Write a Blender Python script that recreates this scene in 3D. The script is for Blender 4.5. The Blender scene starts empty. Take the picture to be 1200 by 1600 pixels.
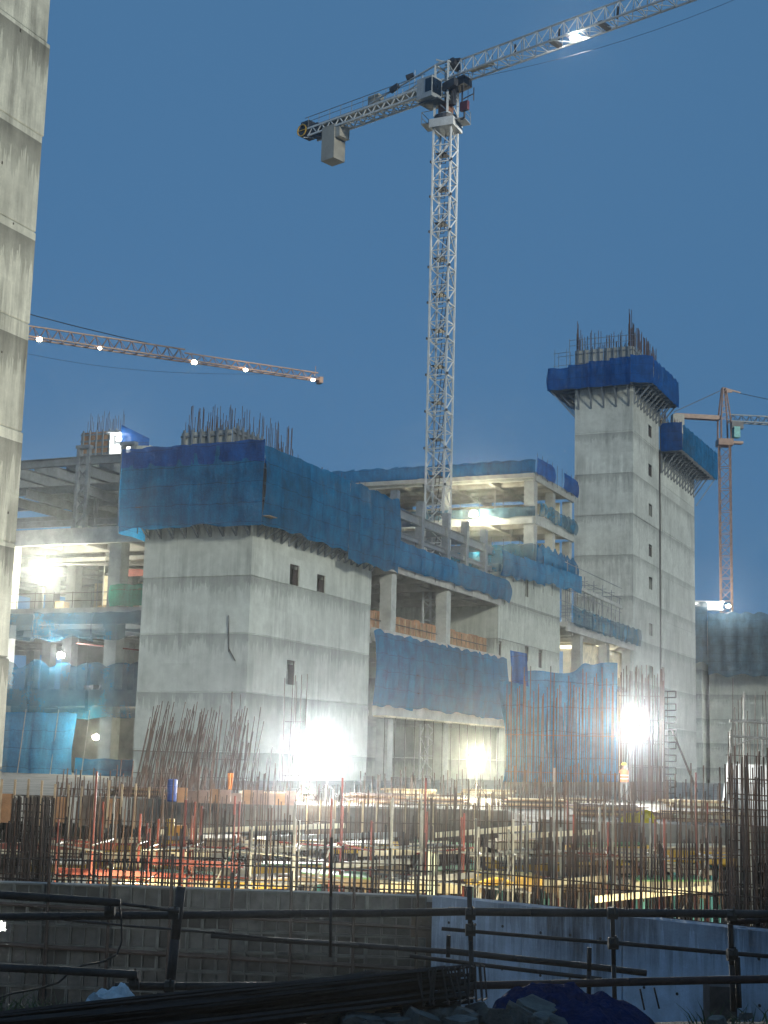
import bpy, math, random
from mathutils import Vector, Matrix, noise
R = random.Random(11)
S = bpy.context.scene
COL = S.collection
V = Vector

# ------------------------------------------------------------------ camera
F = 2300.0                                     # focal length in pixels of the 1200 x 1600 photograph
PITCH = math.atan(388 / F)
RHO = 0.027
CZ = 1.6
fw = V((0, math.cos(PITCH), math.sin(PITCH)))
r0 = V((1, 0, 0))
u0 = V((0, -math.sin(PITCH), math.cos(PITCH)))
rt = r0 * math.cos(RHO) + u0 * math.sin(RHO)
up = u0 * math.cos(RHO) - r0 * math.sin(RHO)
CAMP = V((0, 0, CZ))
cd = bpy.data.cameras.new('camera')
cam = bpy.data.objects.new('camera', cd)
COL.objects.link(cam)
cd.sensor_fit = 'VERTICAL'
cd.sensor_height = 24.0
cd.lens = F / 1600 * 24.0
cd.clip_start = 0.2
cd.clip_end = 6000
cam.matrix_world = Matrix(((rt.x, up.x, -fw.x, 0), (rt.y, up.y, -fw.y, 0), (rt.z, up.z, -fw.z, CZ), (0, 0, 0, 1)))
S.camera = cam

# ------------------------------------------------------------------ sky, sun, exposure
W = bpy.data.worlds.new('World')
S.world = W
W.use_nodes = True
nt = W.node_tree
bg = nt.nodes['Background']
sky = nt.nodes.new('ShaderNodeTexSky')
sky.sky_type = 'NISHITA'
sky.sun_disc = False
SUN_EL, SUN_ROT = math.radians(15.0), math.radians(147)
sky.sun_elevation = math.radians(2.0)                # the afterglow itself is almost down
sky.sun_rotation = SUN_ROT
sky.ozone_density = 6.0
sky.air_density = 1.0
sky.dust_density = 0.4
dusk = nt.nodes.new('ShaderNodeMix')
dusk.data_type = 'RGBA'
dusk.inputs[0].default_value = 0.72
dusk.inputs[7].default_value = (0.93, 2.33, 4.28, 1)
nt.links.new(sky.outputs[0], dusk.inputs[6])
nt.links.new(dusk.outputs[2], bg.inputs[0])
bg.inputs[1].default_value = 0.10
sl = bpy.data.lights.new('sun', 'SUN')
sun = bpy.data.objects.new('sun', sl)
COL.objects.link(sun)
sl.energy = 2.05
sl.angle = math.radians(7)
sl.color = (1.0, 0.99, 0.84)
SUN_DIR = V((math.sin(SUN_ROT) * math.cos(SUN_EL), math.cos(SUN_ROT) * math.cos(SUN_EL), math.sin(SUN_EL)))   # towards the light
sun.rotation_euler = (-SUN_DIR).to_track_quat('-Z', 'Y').to_euler()
S.view_settings.view_transform = 'Standard'
S.view_settings.look = 'None'
S.view_settings.exposure = 0.0
S.view_settings.gamma = 1.0
S.view_settings.use_curve_mapping = False
S.cycles.max_bounces = 4
S.cycles.transparent_max_bounces = 10
S.cycles.volume_bounces = 0
S.cycles.sample_clamp_indirect = 4.0
S.cycles.use_denoising = True
S.cycles.use_adaptive_sampling = True
S.cycles.adaptive_threshold = 0.03
S.cycles.light_sampling_threshold = 0.03

# ------------------------------------------------------------------ measuring helpers
TH = math.radians(24.3)                        # the site grid is turned this far from the view direction
AX = V((math.cos(TH), -math.sin(TH), 0))       # along the front faces, to the right
BX = V((math.sin(TH), math.cos(TH), 0))        # along the right-hand faces, away
SITE0 = V((-8.97, 100.0, 0))                   # front right corner of the large core

def site(x, y, z=0.0):
    return SITE0 + AX * x + BX * y + V((0, 0, z))

def pt(px, py, Y):
    d = fw + rt * ((px - 600) / F) - up * ((py - 800) / F)
    return CAMP + d * (Y / d.y)

def to_site(p):
    d = p - SITE0
    return V((d.dot(AX), d.dot(BX), p.z))

def hz(px):
    return 1188 + (px - 600) * 0.0273

# ------------------------------------------------------------------ mesh helpers
class MB:
    def __init__(s):
        s.v = []
        s.f = []
    def quad(s, a, b, c, d):
        n = len(s.v)
        s.v += [V(a), V(b), V(c), V(d)]
        s.f.append((n, n + 1, n + 2, n + 3))
        return s
    def box(s, x0, x1, y0, y1, z0, z1):
        n = len(s.v)
        s.v += [V(p) for p in ((x0, y0, z0), (x1, y0, z0), (x1, y1, z0), (x0, y1, z0), (x0, y0, z1), (x1, y0, z1), (x1, y1, z1), (x0, y1, z1))]
        s.f += [tuple(n + i for i in q) for q in ((0, 3, 2, 1), (4, 5, 6, 7), (0, 1, 5, 4), (1, 2, 6, 5), (2, 3, 7, 6), (3, 0, 4, 7))]
        return s
    def prism(s, poly, z0, z1):
        n = len(s.v); k = len(poly)
        s.v += [V((p[0], p[1], z0)) for p in poly] + [V((p[0], p[1], z1)) for p in poly]
        s.f.append(tuple(n + k - 1 - i for i in range(k)))
        s.f.append(tuple(n + k + i for i in range(k)))
        for i in range(k):
            j = (i + 1) % k
            s.f.append((n + i, n + j, n + k + j, n + k + i))
        return s
    def bar(s, p, q, w, h=None):
        p, q = V(p), V(q)
        h = h or w
        d = (q - p).normalized()
        a = d.cross(V((0, 0, 1)))
        if a.length < 1e-4:
            a = V((1, 0, 0))
        a.normalize()
        b = a.cross(d)
        n = len(s.v)
        for c in (p, q):
            for i, j in ((-1, -1), (1, -1), (1, 1), (-1, 1)):
                s.v.append(c + a * (w / 2 * i) + b * (h / 2 * j))
        s.f += [tuple(n + i for i in t) for t in ((3, 2, 1, 0), (4, 5, 6, 7), (0, 1, 5, 4), (1, 2, 6, 5), (2, 3, 7, 6), (3, 0, 4, 7))]
        return s
    def tube(s, p, q, r, k=6, r2=None):
        p, q = V(p), V(q)
        r2 = r if r2 is None else r2
        d = (q - p).normalized()
        a = d.cross(V((0, 0, 1)))
        if a.length < 1e-4:
            a = V((1, 0, 0))
        a.normalize()
        b = a.cross(d)
        n = len(s.v)
        for c, rr in ((p, r), (q, r2)):
            for i in range(k):
                t = 2 * math.pi * i / k
                s.v.append(c + (a * math.cos(t) + b * math.sin(t)) * rr)
        for i in range(k):
            j = (i + 1) % k
            s.f.append((n + i, n + j, n + k + j, n + k + i))
        s.f.append(tuple(n + k - 1 - i for i in range(k)))
        s.f.append(tuple(n + k + i for i in range(k)))
        return s
    def path(s, pts, r, k=6):
        for a, b in zip(pts[:-1], pts[1:]):
            s.tube(a, b, r, k)
        return s
    def grid(s, fn, nu, nv):
        n = len(s.v)
        for j in range(nv + 1):
            for i in range(nu + 1):
                s.v.append(V(fn(i / nu, j / nv)))
        for j in range(nv):
            for i in range(nu):
                a = n + j * (nu + 1) + i
                s.f.append((a, a + 1, a + nu + 2, a + nu + 1))
        return s
    def mesh(s, name, m, off=V((0, 0, 0)), smooth=False):
        me = bpy.data.meshes.new(name)
        me.from_pydata([tuple(p - off) for p in s.v], [], s.f)
        if m:
            me.materials.append(m)
        if smooth:
            me.polygons.foreach_set('use_smooth', [True] * len(me.polygons))
        me.update()
        return me
    def build(s, name, m, parent=None, smooth=False, off=None):
        """one mesh object; vertices are given in the frame of the thing (see thing())"""
        if off is None:
            off = BASE.get(parent.name, V((0, 0, 0))) if parent else V((0, 0, 0))
        o = bpy.data.objects.new(name, s.mesh(name, m, off, smooth))
        COL.objects.link(o)
        if parent:
            o.parent = parent
            BASE[o.name] = off
        return o

BASE = {}

def tag(o, label=None, cat=None, group=None, kind=None):
    if label: o['label'] = label
    if cat: o['category'] = cat
    if group: o['group'] = group
    if kind: o['kind'] = kind
    return o

def thing(name, label, cat, base=(0, 0, 0), group=None, on_site=True):
    """Empty at the base of a thing. Parts are then given in site (or world) coordinates."""
    o = bpy.data.objects.new(name, None)
    COL.objects.link(o)
    o.empty_display_size = 0.3
    b = V(base)
    if on_site:
        o.location = site(*b)
        o.rotation_euler = (0, 0, -TH)
    else:
        o.location = b
    BASE[o.name] = b
    return tag(o, label, cat, group)

def inst(name, me, parent, p, rot=None, scale=None):
    """a part that shares mesh data; p in the frame of its thing"""
    o = bpy.data.objects.new(name, me)
    COL.objects.link(o)
    b = BASE.get(parent.name, V((0, 0, 0)))
    o.parent = parent
    o.location = V(p) - b
    if rot is not None:
        if hasattr(rot, 'w'):
            o.rotation_mode = 'QUATERNION'
            o.rotation_quaternion = rot
        else:
            o.rotation_euler = rot
    if scale is not None:
        o.scale = scale
    BASE[o.name] = V(p)
    return o

def rod(name, me, parent, p, q, s=1.0):
    """unit rod mesh (along z, length 1) stretched between two points"""
    p, q = V(p), V(q)
    d = q - p
    return inst(name, me, parent, p, d.to_track_quat('Z', 'Y'), (s, s, d.length))

# ------------------------------------------------------------------ materials
def nodes(name):
    m = bpy.data.materials.new(name)
    m.use_nodes = True
    t = m.node_tree
    return m, t, t.nodes['Principled BSDF'], t.nodes['Material Output']

def N(t, typ, **kw):
    n = t.nodes.new(typ)
    for k, v in kw.items():
        if k == 'inp':
            for i, x in v.items():
                n.inputs[i].default_value = x
        else:
            setattr(n, k, v)
    return n

def math_n(t, op, a, b=None, clamp=False):
    n = t.nodes.new('ShaderNodeMath')
    n.operation = op
    n.use_clamp = clamp
    for i, x in enumerate((a, b)):
        if x is None:
            continue
        if isinstance(x, (int, float)):
            n.inputs[i].default_value = x
        else:
            t.links.new(x, n.inputs[i])
    return n.outputs[0]

def mapr(t, x, a, b, c, d):
    n = t.nodes.new('ShaderNodeMapRange')
    t.links.new(x, n.inputs[0])
    for i, v in enumerate((a, b, c, d)):
        n.inputs[i + 1].default_value = v
    return n.outputs[0]

def noise_n(t, vec, scale, detail=4, rough=0.55):
    n = t.nodes.new('ShaderNodeTexNoise')
    n.inputs['Scale'].default_value = scale
    n.inputs['Detail'].default_value = detail
    n.inputs['Roughness'].default_value = rough
    if vec is not None:
        t.links.new(vec, n.inputs['Vector'])
    return n.outputs['Fac']

def scaled(t, vec, s):
    n = t.nodes.new('ShaderNodeMapping')
    n.inputs['Scale'].default_value = s
    t.links.new(vec, n.inputs['Vector'])
    return n.outputs[0]

def tint(t, col, fac, bsdf):
    """col * fac into the base colour"""
    n = t.nodes.new('ShaderNodeVectorMath')
    n.operation = 'SCALE'
    n.inputs[0].default_value = col
    t.links.new(fac, n.inputs['Scale'])
    t.links.new(n.outputs[0], bsdf.inputs['Base Color'])
    return n

def bump(t, h, dist, strength, bsdf):
    n = t.nodes.new('ShaderNodeBump')
    n.inputs['Strength'].default_value = strength
    n.inputs['Distance'].default_value = dist
    t.links.new(h, n.inputs['Height'])
    t.links.new(n.outputs[0], bsdf.inputs['Normal'])

def plain(name, col, rough=0.6, metal=0.0, var=0.35, scale=2.5, bmp=0.0, rand=0.25):
    m, t, b, o = nodes(name)
    tc = N(t, 'ShaderNodeTexCoord')
    oi = N(t, 'ShaderNodeObjectInfo')
    g = N(t, 'ShaderNodeNewGeometry')
    n1 = noise_n(t, g.outputs['Position'], scale, 5, 0.65)
    f = mapr(t, n1, 0.3, 0.7, 1 - var, 1 + var)
    f2 = mapr(t, oi.outputs['Random'], 0, 1, 1 - rand, 1 + rand)
    tint(t, col, math_n(t, 'MULTIPLY', f, f2), b)
    b.inputs['Roughness'].default_value = rough
    b.inputs['Metallic'].default_value = metal
    if bmp:
        bump(t, noise_n(t, g.outputs['Position'], scale * 6, 4, 0.7), 0.02, bmp, b)
    return m

def concrete(name, col, lift=4.0, z0=1.85, drip=0.45, streak=0.35, panel=1.22, dark=0.58, ms=1.0):
    m, t, b, o = nodes(name)
    tc = N(t, 'ShaderNodeTexCoord')
    oi = N(t, 'ShaderNodeObjectInfo')
    g = N(t, 'ShaderNodeNewGeometry')
    ob = scaled(t, tc.outputs['Object'], (ms, ms, ms)) if ms != 1.0 else tc.outputs['Object']
    big = mapr(t, noise_n(t, ob, 0.33, 6, 0.62), 0.3, 0.72, 0.87, 1.09)
    cloud = mapr(t, noise_n(t, ob, 1.7, 5, 0.6), 0.3, 0.7, 0.88, 1.1)
    sk = mapr(t, noise_n(t, scaled(t, ob, (1.7, 1.7, 0.11)), 1.0, 6, 0.72), 0.40, 0.66, streak, -0.05)
    st = math_n(t, 'SUBTRACT', 1.0, math_n(t, 'MULTIPLY', sk, mapr(t, noise_n(t, ob, 0.22, 3, 0.5), 0.38, 0.62, 0.15, 1.0)))
    fine = mapr(t, noise_n(t, ob, 14, 3, 0.7), 0.3, 0.7, 0.93, 1.06)
    sx = N(t, 'ShaderNodeSeparateXYZ'); t.links.new(g.outputs['Position'], sx.inputs[0])
    so = N(t, 'ShaderNodeSeparateXYZ'); t.links.new(ob, so.inputs[0])
    # run-down stains under each pour joint
    fr = math_n(t, 'FRACT', math_n(t, 'DIVIDE', math_n(t, 'SUBTRACT', sx.outputs[2], z0), lift))
    dn = noise_n(t, scaled(t, ob, (3.0, 3.0, 0.05)), 1.0, 3, 0.75)
    edge = mapr(t, dn, 0.33, 0.68, 0.985, 1 - drip)
    run = math_n(t, 'GREATER_THAN', fr, edge)
    soft = math_n(t, 'MULTIPLY', run, mapr(t, fr, 1 - drip, 1.0, 0.10, 1.0))
    lip = mapr(t, fr, 0.87, 0.975, 0.0, 0.95)
    lipn = math_n(t, 'MULTIPLY', lip, mapr(t, noise_n(t, ob, 0.8, 4, 0.7), 0.38, 0.62, 0.15, 1.0))
    stain = math_n(t, 'MAXIMUM', soft, lipn, True)
    sd = mapr(t, stain, 0, 1, 1.0, dark)
    # board and panel marks left by the shuttering
    pm = math_n(t, 'FRACT', math_n(t, 'DIVIDE', math_n(t, 'ADD', so.outputs[0], so.outputs[1]), panel))
    line = mapr(t, math_n(t, 'MULTIPLY', math_n(t, 'LESS_THAN', pm, 0.022), mapr(t, noise_n(t, ob, 0.5, 3), 0.4, 0.6, 0.0, 1.0)), 0, 1, 1.0, 0.88)
    cell = N(t, 'ShaderNodeCombineXYZ')
    t.links.new(math_n(t, 'FLOOR', math_n(t, 'DIVIDE', math_n(t, 'ADD', so.outputs[0], so.outputs[1]), panel * 2)), cell.inputs[0])
    t.links.new(math_n(t, 'FLOOR', math_n(t, 'DIVIDE', math_n(t, 'SUBTRACT', sx.outputs[2], z0), lift * 0.5)), cell.inputs[2])
    wn = N(t, 'ShaderNodeTexWhiteNoise'); t.links.new(cell.outputs[0], wn.inputs['Vector'])
    line = math_n(t, 'MULTIPLY', line, mapr(t, wn.outputs['Value'], 0, 1, 0.93, 1.05))
    f = math_n(t, 'MULTIPLY', math_n(t, 'MULTIPLY', big, cloud), math_n(t, 'MULTIPLY', st, fine))
    f = math_n(t, 'MULTIPLY', math_n(t, 'MULTIPLY', f, line), sd)
    f = math_n(t, 'MULTIPLY', f, mapr(t, oi.outputs['Random'], 0, 1, 0.88, 1.10))
    tint(t, col, f, b)
    b.inputs['Roughness'].default_value = 0.85
    h = math_n(t, 'ADD', math_n(t, 'MULTIPLY', noise_n(t, ob, 5, 6, 0.65), 0.6), math_n(t, 'MULTIPLY', line, 0.5))
    bump(t, h, 0.03, 0.6, b)
    return m

def netting(name, col, hole=0.22, trans=0.35, wrinkle=0.7):
    m, t, b, o = nodes(name)
    tc = N(t, 'ShaderNodeTexCoord')
    oi = N(t, 'ShaderNodeObjectInfo')
    ob = tc.outputs['Object']
    f = mapr(t, noise_n(t, ob, 0.8, 5, 0.6), 0.3, 0.7, 0.65, 1.25)
    f = math_n(t, 'MULTIPLY', f, mapr(t, oi.outputs['Random'], 0, 1, 0.82, 1.15))
    f = math_n(t, 'MULTIPLY', f, mapr(t, noise_n(t, scaled(t, ob, (2.5, 2.5, 0.25)), 1, 4, 0.6), 0.3, 0.7, 0.8, 1.15))
    so = N(t, 'ShaderNodeSeparateXYZ'); t.links.new(ob, so.inputs[0])
    seam = math_n(t, 'LESS_THAN', math_n(t, 'FRACT', math_n(t, 'DIVIDE', math_n(t, 'ADD', so.outputs[2], mapr(t, noise_n(t, ob, 0.5, 3), 0.3, 0.7, -0.12, 0.12)), 1.35)), 0.035)
    f = math_n(t, 'MULTIPLY', f, mapr(t, seam, 0, 1, 1.0, 0.55))
    f = math_n(t, 'MULTIPLY', f, mapr(t, noise_n(t, scaled(t, ob, (9, 9, 9)), 1, 4, 0.8), 0.25, 0.75, 0.72, 1.28))
    n = tint(t, col, f, b)
    b.inputs['Roughness'].default_value = 0.8
    b.inputs['Specular IOR Level'].default_value = 0.04
    tl = N(t, 'ShaderNodeBsdfTranslucent')
    t.links.new(n.outputs[0], tl.inputs['Color'])
    mx = N(t, 'ShaderNodeMixShader', inp={0: trans})
    t.links.new(b.outputs[0], mx.inputs[1]); t.links.new(tl.outputs[0], mx.inputs[2])
    tp = N(t, 'ShaderNodeBsdfTransparent')
    m2 = N(t, 'ShaderNodeMixShader')
    ho = mapr(t, noise_n(t, ob, 0.35, 3, 0.5), 0.3, 0.7, hole * 0.75, hole * 1.3)
    t.links.new(ho, m2.inputs[0])
    t.links.new(mx.outputs[0], m2.inputs[1]); t.links.new(tp.outputs[0], m2.inputs[2])
    t.links.new(m2.outputs[0], o.inputs['Surface'])
    h = math_n(t, 'ADD', noise_n(t, scaled(t, ob, (1.6, 1.6, 0.7)), 1.5, 5, 0.65), math_n(t, 'MULTIPLY', noise_n(t, ob, 7, 3, 0.6), 0.2))
    bump(t, h, 0.25, wrinkle, b)
    return m

def glow(name, col, strength):
    m, t, b, o = nodes(name)
    b.inputs['Base Color'].default_value = (0.8, 0.8, 0.8, 1)
    b.inputs['Emission Color'].default_value = (*col, 1)
    b.inputs['Emission Strength'].default_value = strength
    return m

CON = concrete('cast_concrete', (0.53, 0.56, 0.515))
CON2 = concrete('core_concrete', (0.47, 0.50, 0.45))
CONT = concrete('tower_concrete', (0.53, 0.555, 0.515), lift=5.57, z0=1.6, drip=0.35, dark=0.66)
CONL = concrete('weathered_concrete', (0.62, 0.61, 0.51), lift=4.05, z0=1.0, drip=0.6, streak=0.65, panel=0.61, dark=0.42)
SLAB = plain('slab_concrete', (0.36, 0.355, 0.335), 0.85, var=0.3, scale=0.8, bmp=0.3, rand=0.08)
COLM = plain('column_concrete', (0.33, 0.34, 0.32), 0.85, var=0.25, scale=0.9, bmp=0.3)
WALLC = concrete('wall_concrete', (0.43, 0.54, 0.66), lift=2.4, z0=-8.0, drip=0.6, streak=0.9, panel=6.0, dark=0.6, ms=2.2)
FORM = plain('shutter_steel', (0.055, 0.06, 0.058), 0.65, 0.2, var=0.6, scale=1.8, bmp=0.5, rand=0.55)
FRIM = plain('rim_highlight', (0.085, 0.095, 0.09), 0.6, 0.2, var=0.5, scale=2.5)  # rim made lighter than the plate to put in its edge highlights
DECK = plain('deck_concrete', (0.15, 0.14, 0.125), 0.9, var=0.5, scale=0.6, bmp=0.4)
DIRT = plain('earth', (0.085, 0.07, 0.055), 0.95, var=0.45, scale=1.2, bmp=0.8)
RUST = plain('rusty_bar', (0.085, 0.048, 0.034), 0.8, 0.2, var=0.4, scale=3)
RUSTD = plain('dark_bar', (0.05, 0.036, 0.03), 0.7, 0.3, var=0.4, scale=3)
RED = plain('red_paint', (0.22, 0.048, 0.034), 0.6, 0.1, var=0.45, scale=3)
GALV = plain('galvanised_tube', (0.27, 0.265, 0.245), 0.5, 0.4, var=0.3, scale=3)
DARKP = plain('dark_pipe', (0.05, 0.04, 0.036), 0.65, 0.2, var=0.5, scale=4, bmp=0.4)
STEEL = plain('primed_steel', (0.17, 0.19, 0.21), 0.55, 0.2, var=0.25, scale=1.5, rand=0.15)
WHITE = plain('crane_white', (0.40, 0.42, 0.43), 0.45, 0.0, var=0.2, scale=1.5, rand=0.08)
WHITE_LIT = plain('crane_white_lit', (0.62, 0.63, 0.62), 0.45, 0.0, var=0.2, scale=1.5, rand=0.05)  # crane white with light put into the colour, for the shaded counter jib
CDARK = plain('crane_machinery', (0.05, 0.05, 0.055), 0.5, 0.2, var=0.4, scale=2)
ORANGE = plain('crane_orange', (0.34, 0.21, 0.15), 0.5, 0.0, var=0.25, scale=1.5, rand=0.08)
YELL = plain('formwork_yellow', (0.62, 0.38, 0.05), 0.55, var=0.25, scale=2)
PLY = plain('plywood', (0.42, 0.30, 0.17), 0.7, var=0.35, scale=1.2)
PLYC = plain('pale_plywood', (0.60, 0.53, 0.38), 0.7, var=0.35, scale=1.2)
PLYB = plain('brown_plywood', (0.30, 0.15, 0.07), 0.7, var=0.4, scale=1.5)
GREENP = plain('green_formwork', (0.16, 0.34, 0.13), 0.6, var=0.35, scale=1.2)
TEAL = plain('teal_paint', (0.12, 0.38, 0.36), 0.5, var=0.25, scale=2)
DARKPLY = plain('stained_plywood', (0.10, 0.075, 0.06), 0.8, var=0.4)
TIMB = plain('timber', (0.33, 0.24, 0.15), 0.8, var=0.4, scale=2)
BALL = plain('ballast_concrete', (0.40, 0.38, 0.33), 0.85, var=0.2, scale=0.8, bmp=0.3)
GLASS = plain('dark_glass', (0.012, 0.02, 0.035), 0.08, 0.0, var=0.1)
BLACK = plain('black_plastic', (0.02, 0.02, 0.02), 0.5)
CABLE = plain('wire_rope', (0.05, 0.05, 0.055), 0.5, 0.4)
NETB = netting('blue_net', (0.002, 0.145, 0.33), 0.13)
NETD = netting('deep_blue_net', (0.003, 0.085, 0.33), 0.08)
NETT = netting('teal_blue_net', (0.012, 0.15, 0.26), 0.30)
NETS = netting('blue_sheet', (0.03, 0.19, 0.40), 0.12, 0.45, 1.0)
NETG = netting('green_net', (0.03, 0.34, 0.22), 0.22)
NETF = netting('grey_blue_net', (0.07, 0.14, 0.19), 0.10)
TARPY = netting('yellow_sheet', (0.55, 0.45, 0.02), 0.0, 0.2)
TARPB = netting('blue_tarpaulin', (0.006, 0.025, 0.10), 0.0, 0.1)
BAGW = netting('white_plastic', (0.62, 0.68, 0.72), 0.0, 0.3)
LENS = glow('lamp_lens', (1.0, 0.97, 0.88), 150)
LENSW = glow('warm_lamp_lens', (1.0, 0.82, 0.55), 60)

def unit_rod(name, m, r, k=5):
    return MB().tube((0, 0, 0), (0, 0, 1), r, k).mesh(name, m)
BAR16 = unit_rod('bar', RUST, 0.016, 4)
BAR25 = unit_rod('bar', RUST, 0.024, 5)
BARF = unit_rod('bar', RUST, 0.045, 4)
BARD = unit_rod('bar', RUSTD, 0.020, 4)
TUBEG = unit_rod('tube', GALV, 0.026, 6)
TUBER = unit_rod('tube', RED, 0.025, 6)
TUBED = unit_rod('tube', RUSTD, 0.028, 6)
TUBEB = unit_rod('tube', STEEL, 0.035, 6)

# ------------------------------------------------------------------ ground
def ground():
    g = MB().quad((-3000, -60, -5.2), (3000, -60, -5.2), (3000, 5000, -5.2), (-3000, 5000, -5.2))
    tag(g.build('ground', DIRT), kind='structure')
    # raised plain around the pit
    g = MB()
    def back(u, v):
        return (-900 + 1800 * u, 175 + 3000 * v, -0.8)
    g.grid(back, 8, 8)
    tag(g.build('plain', DIRT), kind='structure')
    # the bank the photographer stands on
    b = MB()
    def bank(u, v):
        x = -22 + 44 * u
        edge = 10.9 + 0.04 * x + 0.5 * noise.noise(V((x * 0.4, 3, 0)))
        y = -8 + (edge + 2.2 + 8) * v
        d = (y - edge)
        z = -0.22 + 0.05 * noise.noise(V((x * 0.9, y * 0.9, 0))) + 0.035 * noise.noise(V((x * 3.1, y * 3.1, 4)))
        if x > 1.5 and y > 6:
            z += 0.10 * math.exp(-((x - 3.1) / 1.3) ** 2) * math.exp(-((y - 10.4) / 0.8) ** 2)
        if d > 0:
            z -= (d / 2.2) ** 0.8 * 5.1
        return (x, y, z)
    b.grid(bank, 120, 110)
    tag(b.build('earth_bank', DIRT, smooth=True), kind='structure')
ground()

# ------------------------------------------------------------------ lamps
def lamp(p, power, label, color=(1.0, 0.96, 0.86), size=0.35, style='stand', ground_z=0.0, soft=0.4, group=None, spot=None, mat=None, beam=0):
    """floodlight at world point p (centre of its lens), lens towards the camera side"""
    p = V(p)
    mat = mat or LENS
    base = V((p.x, p.y, ground_z)) if style == 'stand' else p + V((0, 0, size))
    t = thing('floodlight', label, 'floodlight', base, group, on_site=False)
    s = size
    h = MB()
    h.box(p.x - s, p.x + s, p.y + 0.02, p.y + 0.18 * s + 0.1, p.z - 0.7 * s, p.z + 0.7 * s)
    for i in range(5):
        x = p.x - s * 0.8 + i * s * 0.4
        h.box(x - 0.012, x + 0.012, p.y + 0.18 * s + 0.1, p.y + 0.18 * s + 0.22, p.z - 0.55 * s, p.z + 0.55 * s)
    hd = h.build('housing', BLACK, t)
    l = MB()
    for i in range(2):
        l.grid(lambda u, v: (p.x + 0.86 * s * v * math.cos(2 * math.pi * u), p.y - 0.06 - 0.30 * s * (1 - v * v) + 0.02 * i, p.z + 0.66 * s * v * math.sin(2 * math.pi * u)), 20, 5)
    l.build('lens', mat, hd, smooth=True)
    if style == 'stand':
        m = MB().tube((p.x, p.y + 0.1, ground_z), (p.x, p.y + 0.1, p.z - 0.7 * s), 0.028, 8)
        m.build('pole', RUSTD, t)
        for k in range(3):
            a = 2.1 * k + 0.4
            MB().tube((p.x, p.y + 0.1, ground_z + 0.75), (p.x + 0.6 * math.cos(a), p.y + 0.1 + 0.6 * math.sin(a), ground_z + 0.02), 0.016, 6).build('leg', RUSTD, t)
    else:
        MB().bar((p.x, p.y + 0.1, p.z + 0.7 * s), (p.x, p.y + 0.1, p.z + s + 0.02), 0.05).build('bracket', GALV, t)
    if power:
        ld = bpy.data.lights.new('lamp_light', 'SPOT' if spot else 'POINT')
        ld.energy = power
        ld.color = color
        ld.shadow_soft_size = soft
        lo = bpy.data.objects.new('lamp_light', ld)
        COL.objects.link(lo)
        lo.parent = t
        lo.location = p + V((0, -0.25 - soft, 0)) - base
        if spot:
            tgt, ang = spot
            ld.spot_size = math.radians(ang)
            ld.spot_blend = 0.6
            lo.rotation_euler = (V(tgt) - (p + V((0, -0.25 - soft, 0)))).to_track_quat('-Z', 'Y').to_euler()
    if beam:
        ld = bpy.data.lights.new('lamp_beam', 'SPOT')
        ld.energy = beam
        ld.color = color
        ld.shadow_soft_size = 0.2
        ld.spot_size = math.radians(110)
        ld.spot_blend = 1.0
        lo = bpy.data.objects.new('lamp_beam', ld)
        COL.objects.link(lo)
        lo.parent = t
        lo.location = p + V((0, -0.3, 0)) - base
        dv = V((-0.12 * p.x / 10, -1, 0.25))           # added beam, turned towards the viewer and tipped up, for glow in the air
        lo.rotation_euler = dv.to_track_quat('-Z', 'Y').to_euler()
    return t

# ------------------------------------------------------------------ unseen block added behind the viewer to shade the bank and the trench
def rear_shade_block():
    t = thing('shade_block', 'unseen low block added behind the viewer to shade the bank and trench', 'building', (16, -9, -0.3), on_site=False)
    for k in range(13):
        x = -16 + k * 5.2
        MB().box(x, x + 5.14, -12, -5.0, -0.4, 10.6).build('shade_block_bay', COLM, t)
        MB().box(x + 1.6, x + 3.6, -4.99, -4.93, 1.0, 3.0).build('window', GLASS, t)  # part of the added unseen block
        MB().box(x + 1.6, x + 3.6, -4.99, -4.93, 5.0, 7.0).build('window', GLASS, t)  # part of the added unseen block
    MB().box(-16.3, 52, -12.3, -4.7, 10.603, 10.8).build('roof', SLAB, t)
rear_shade_block()

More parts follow.
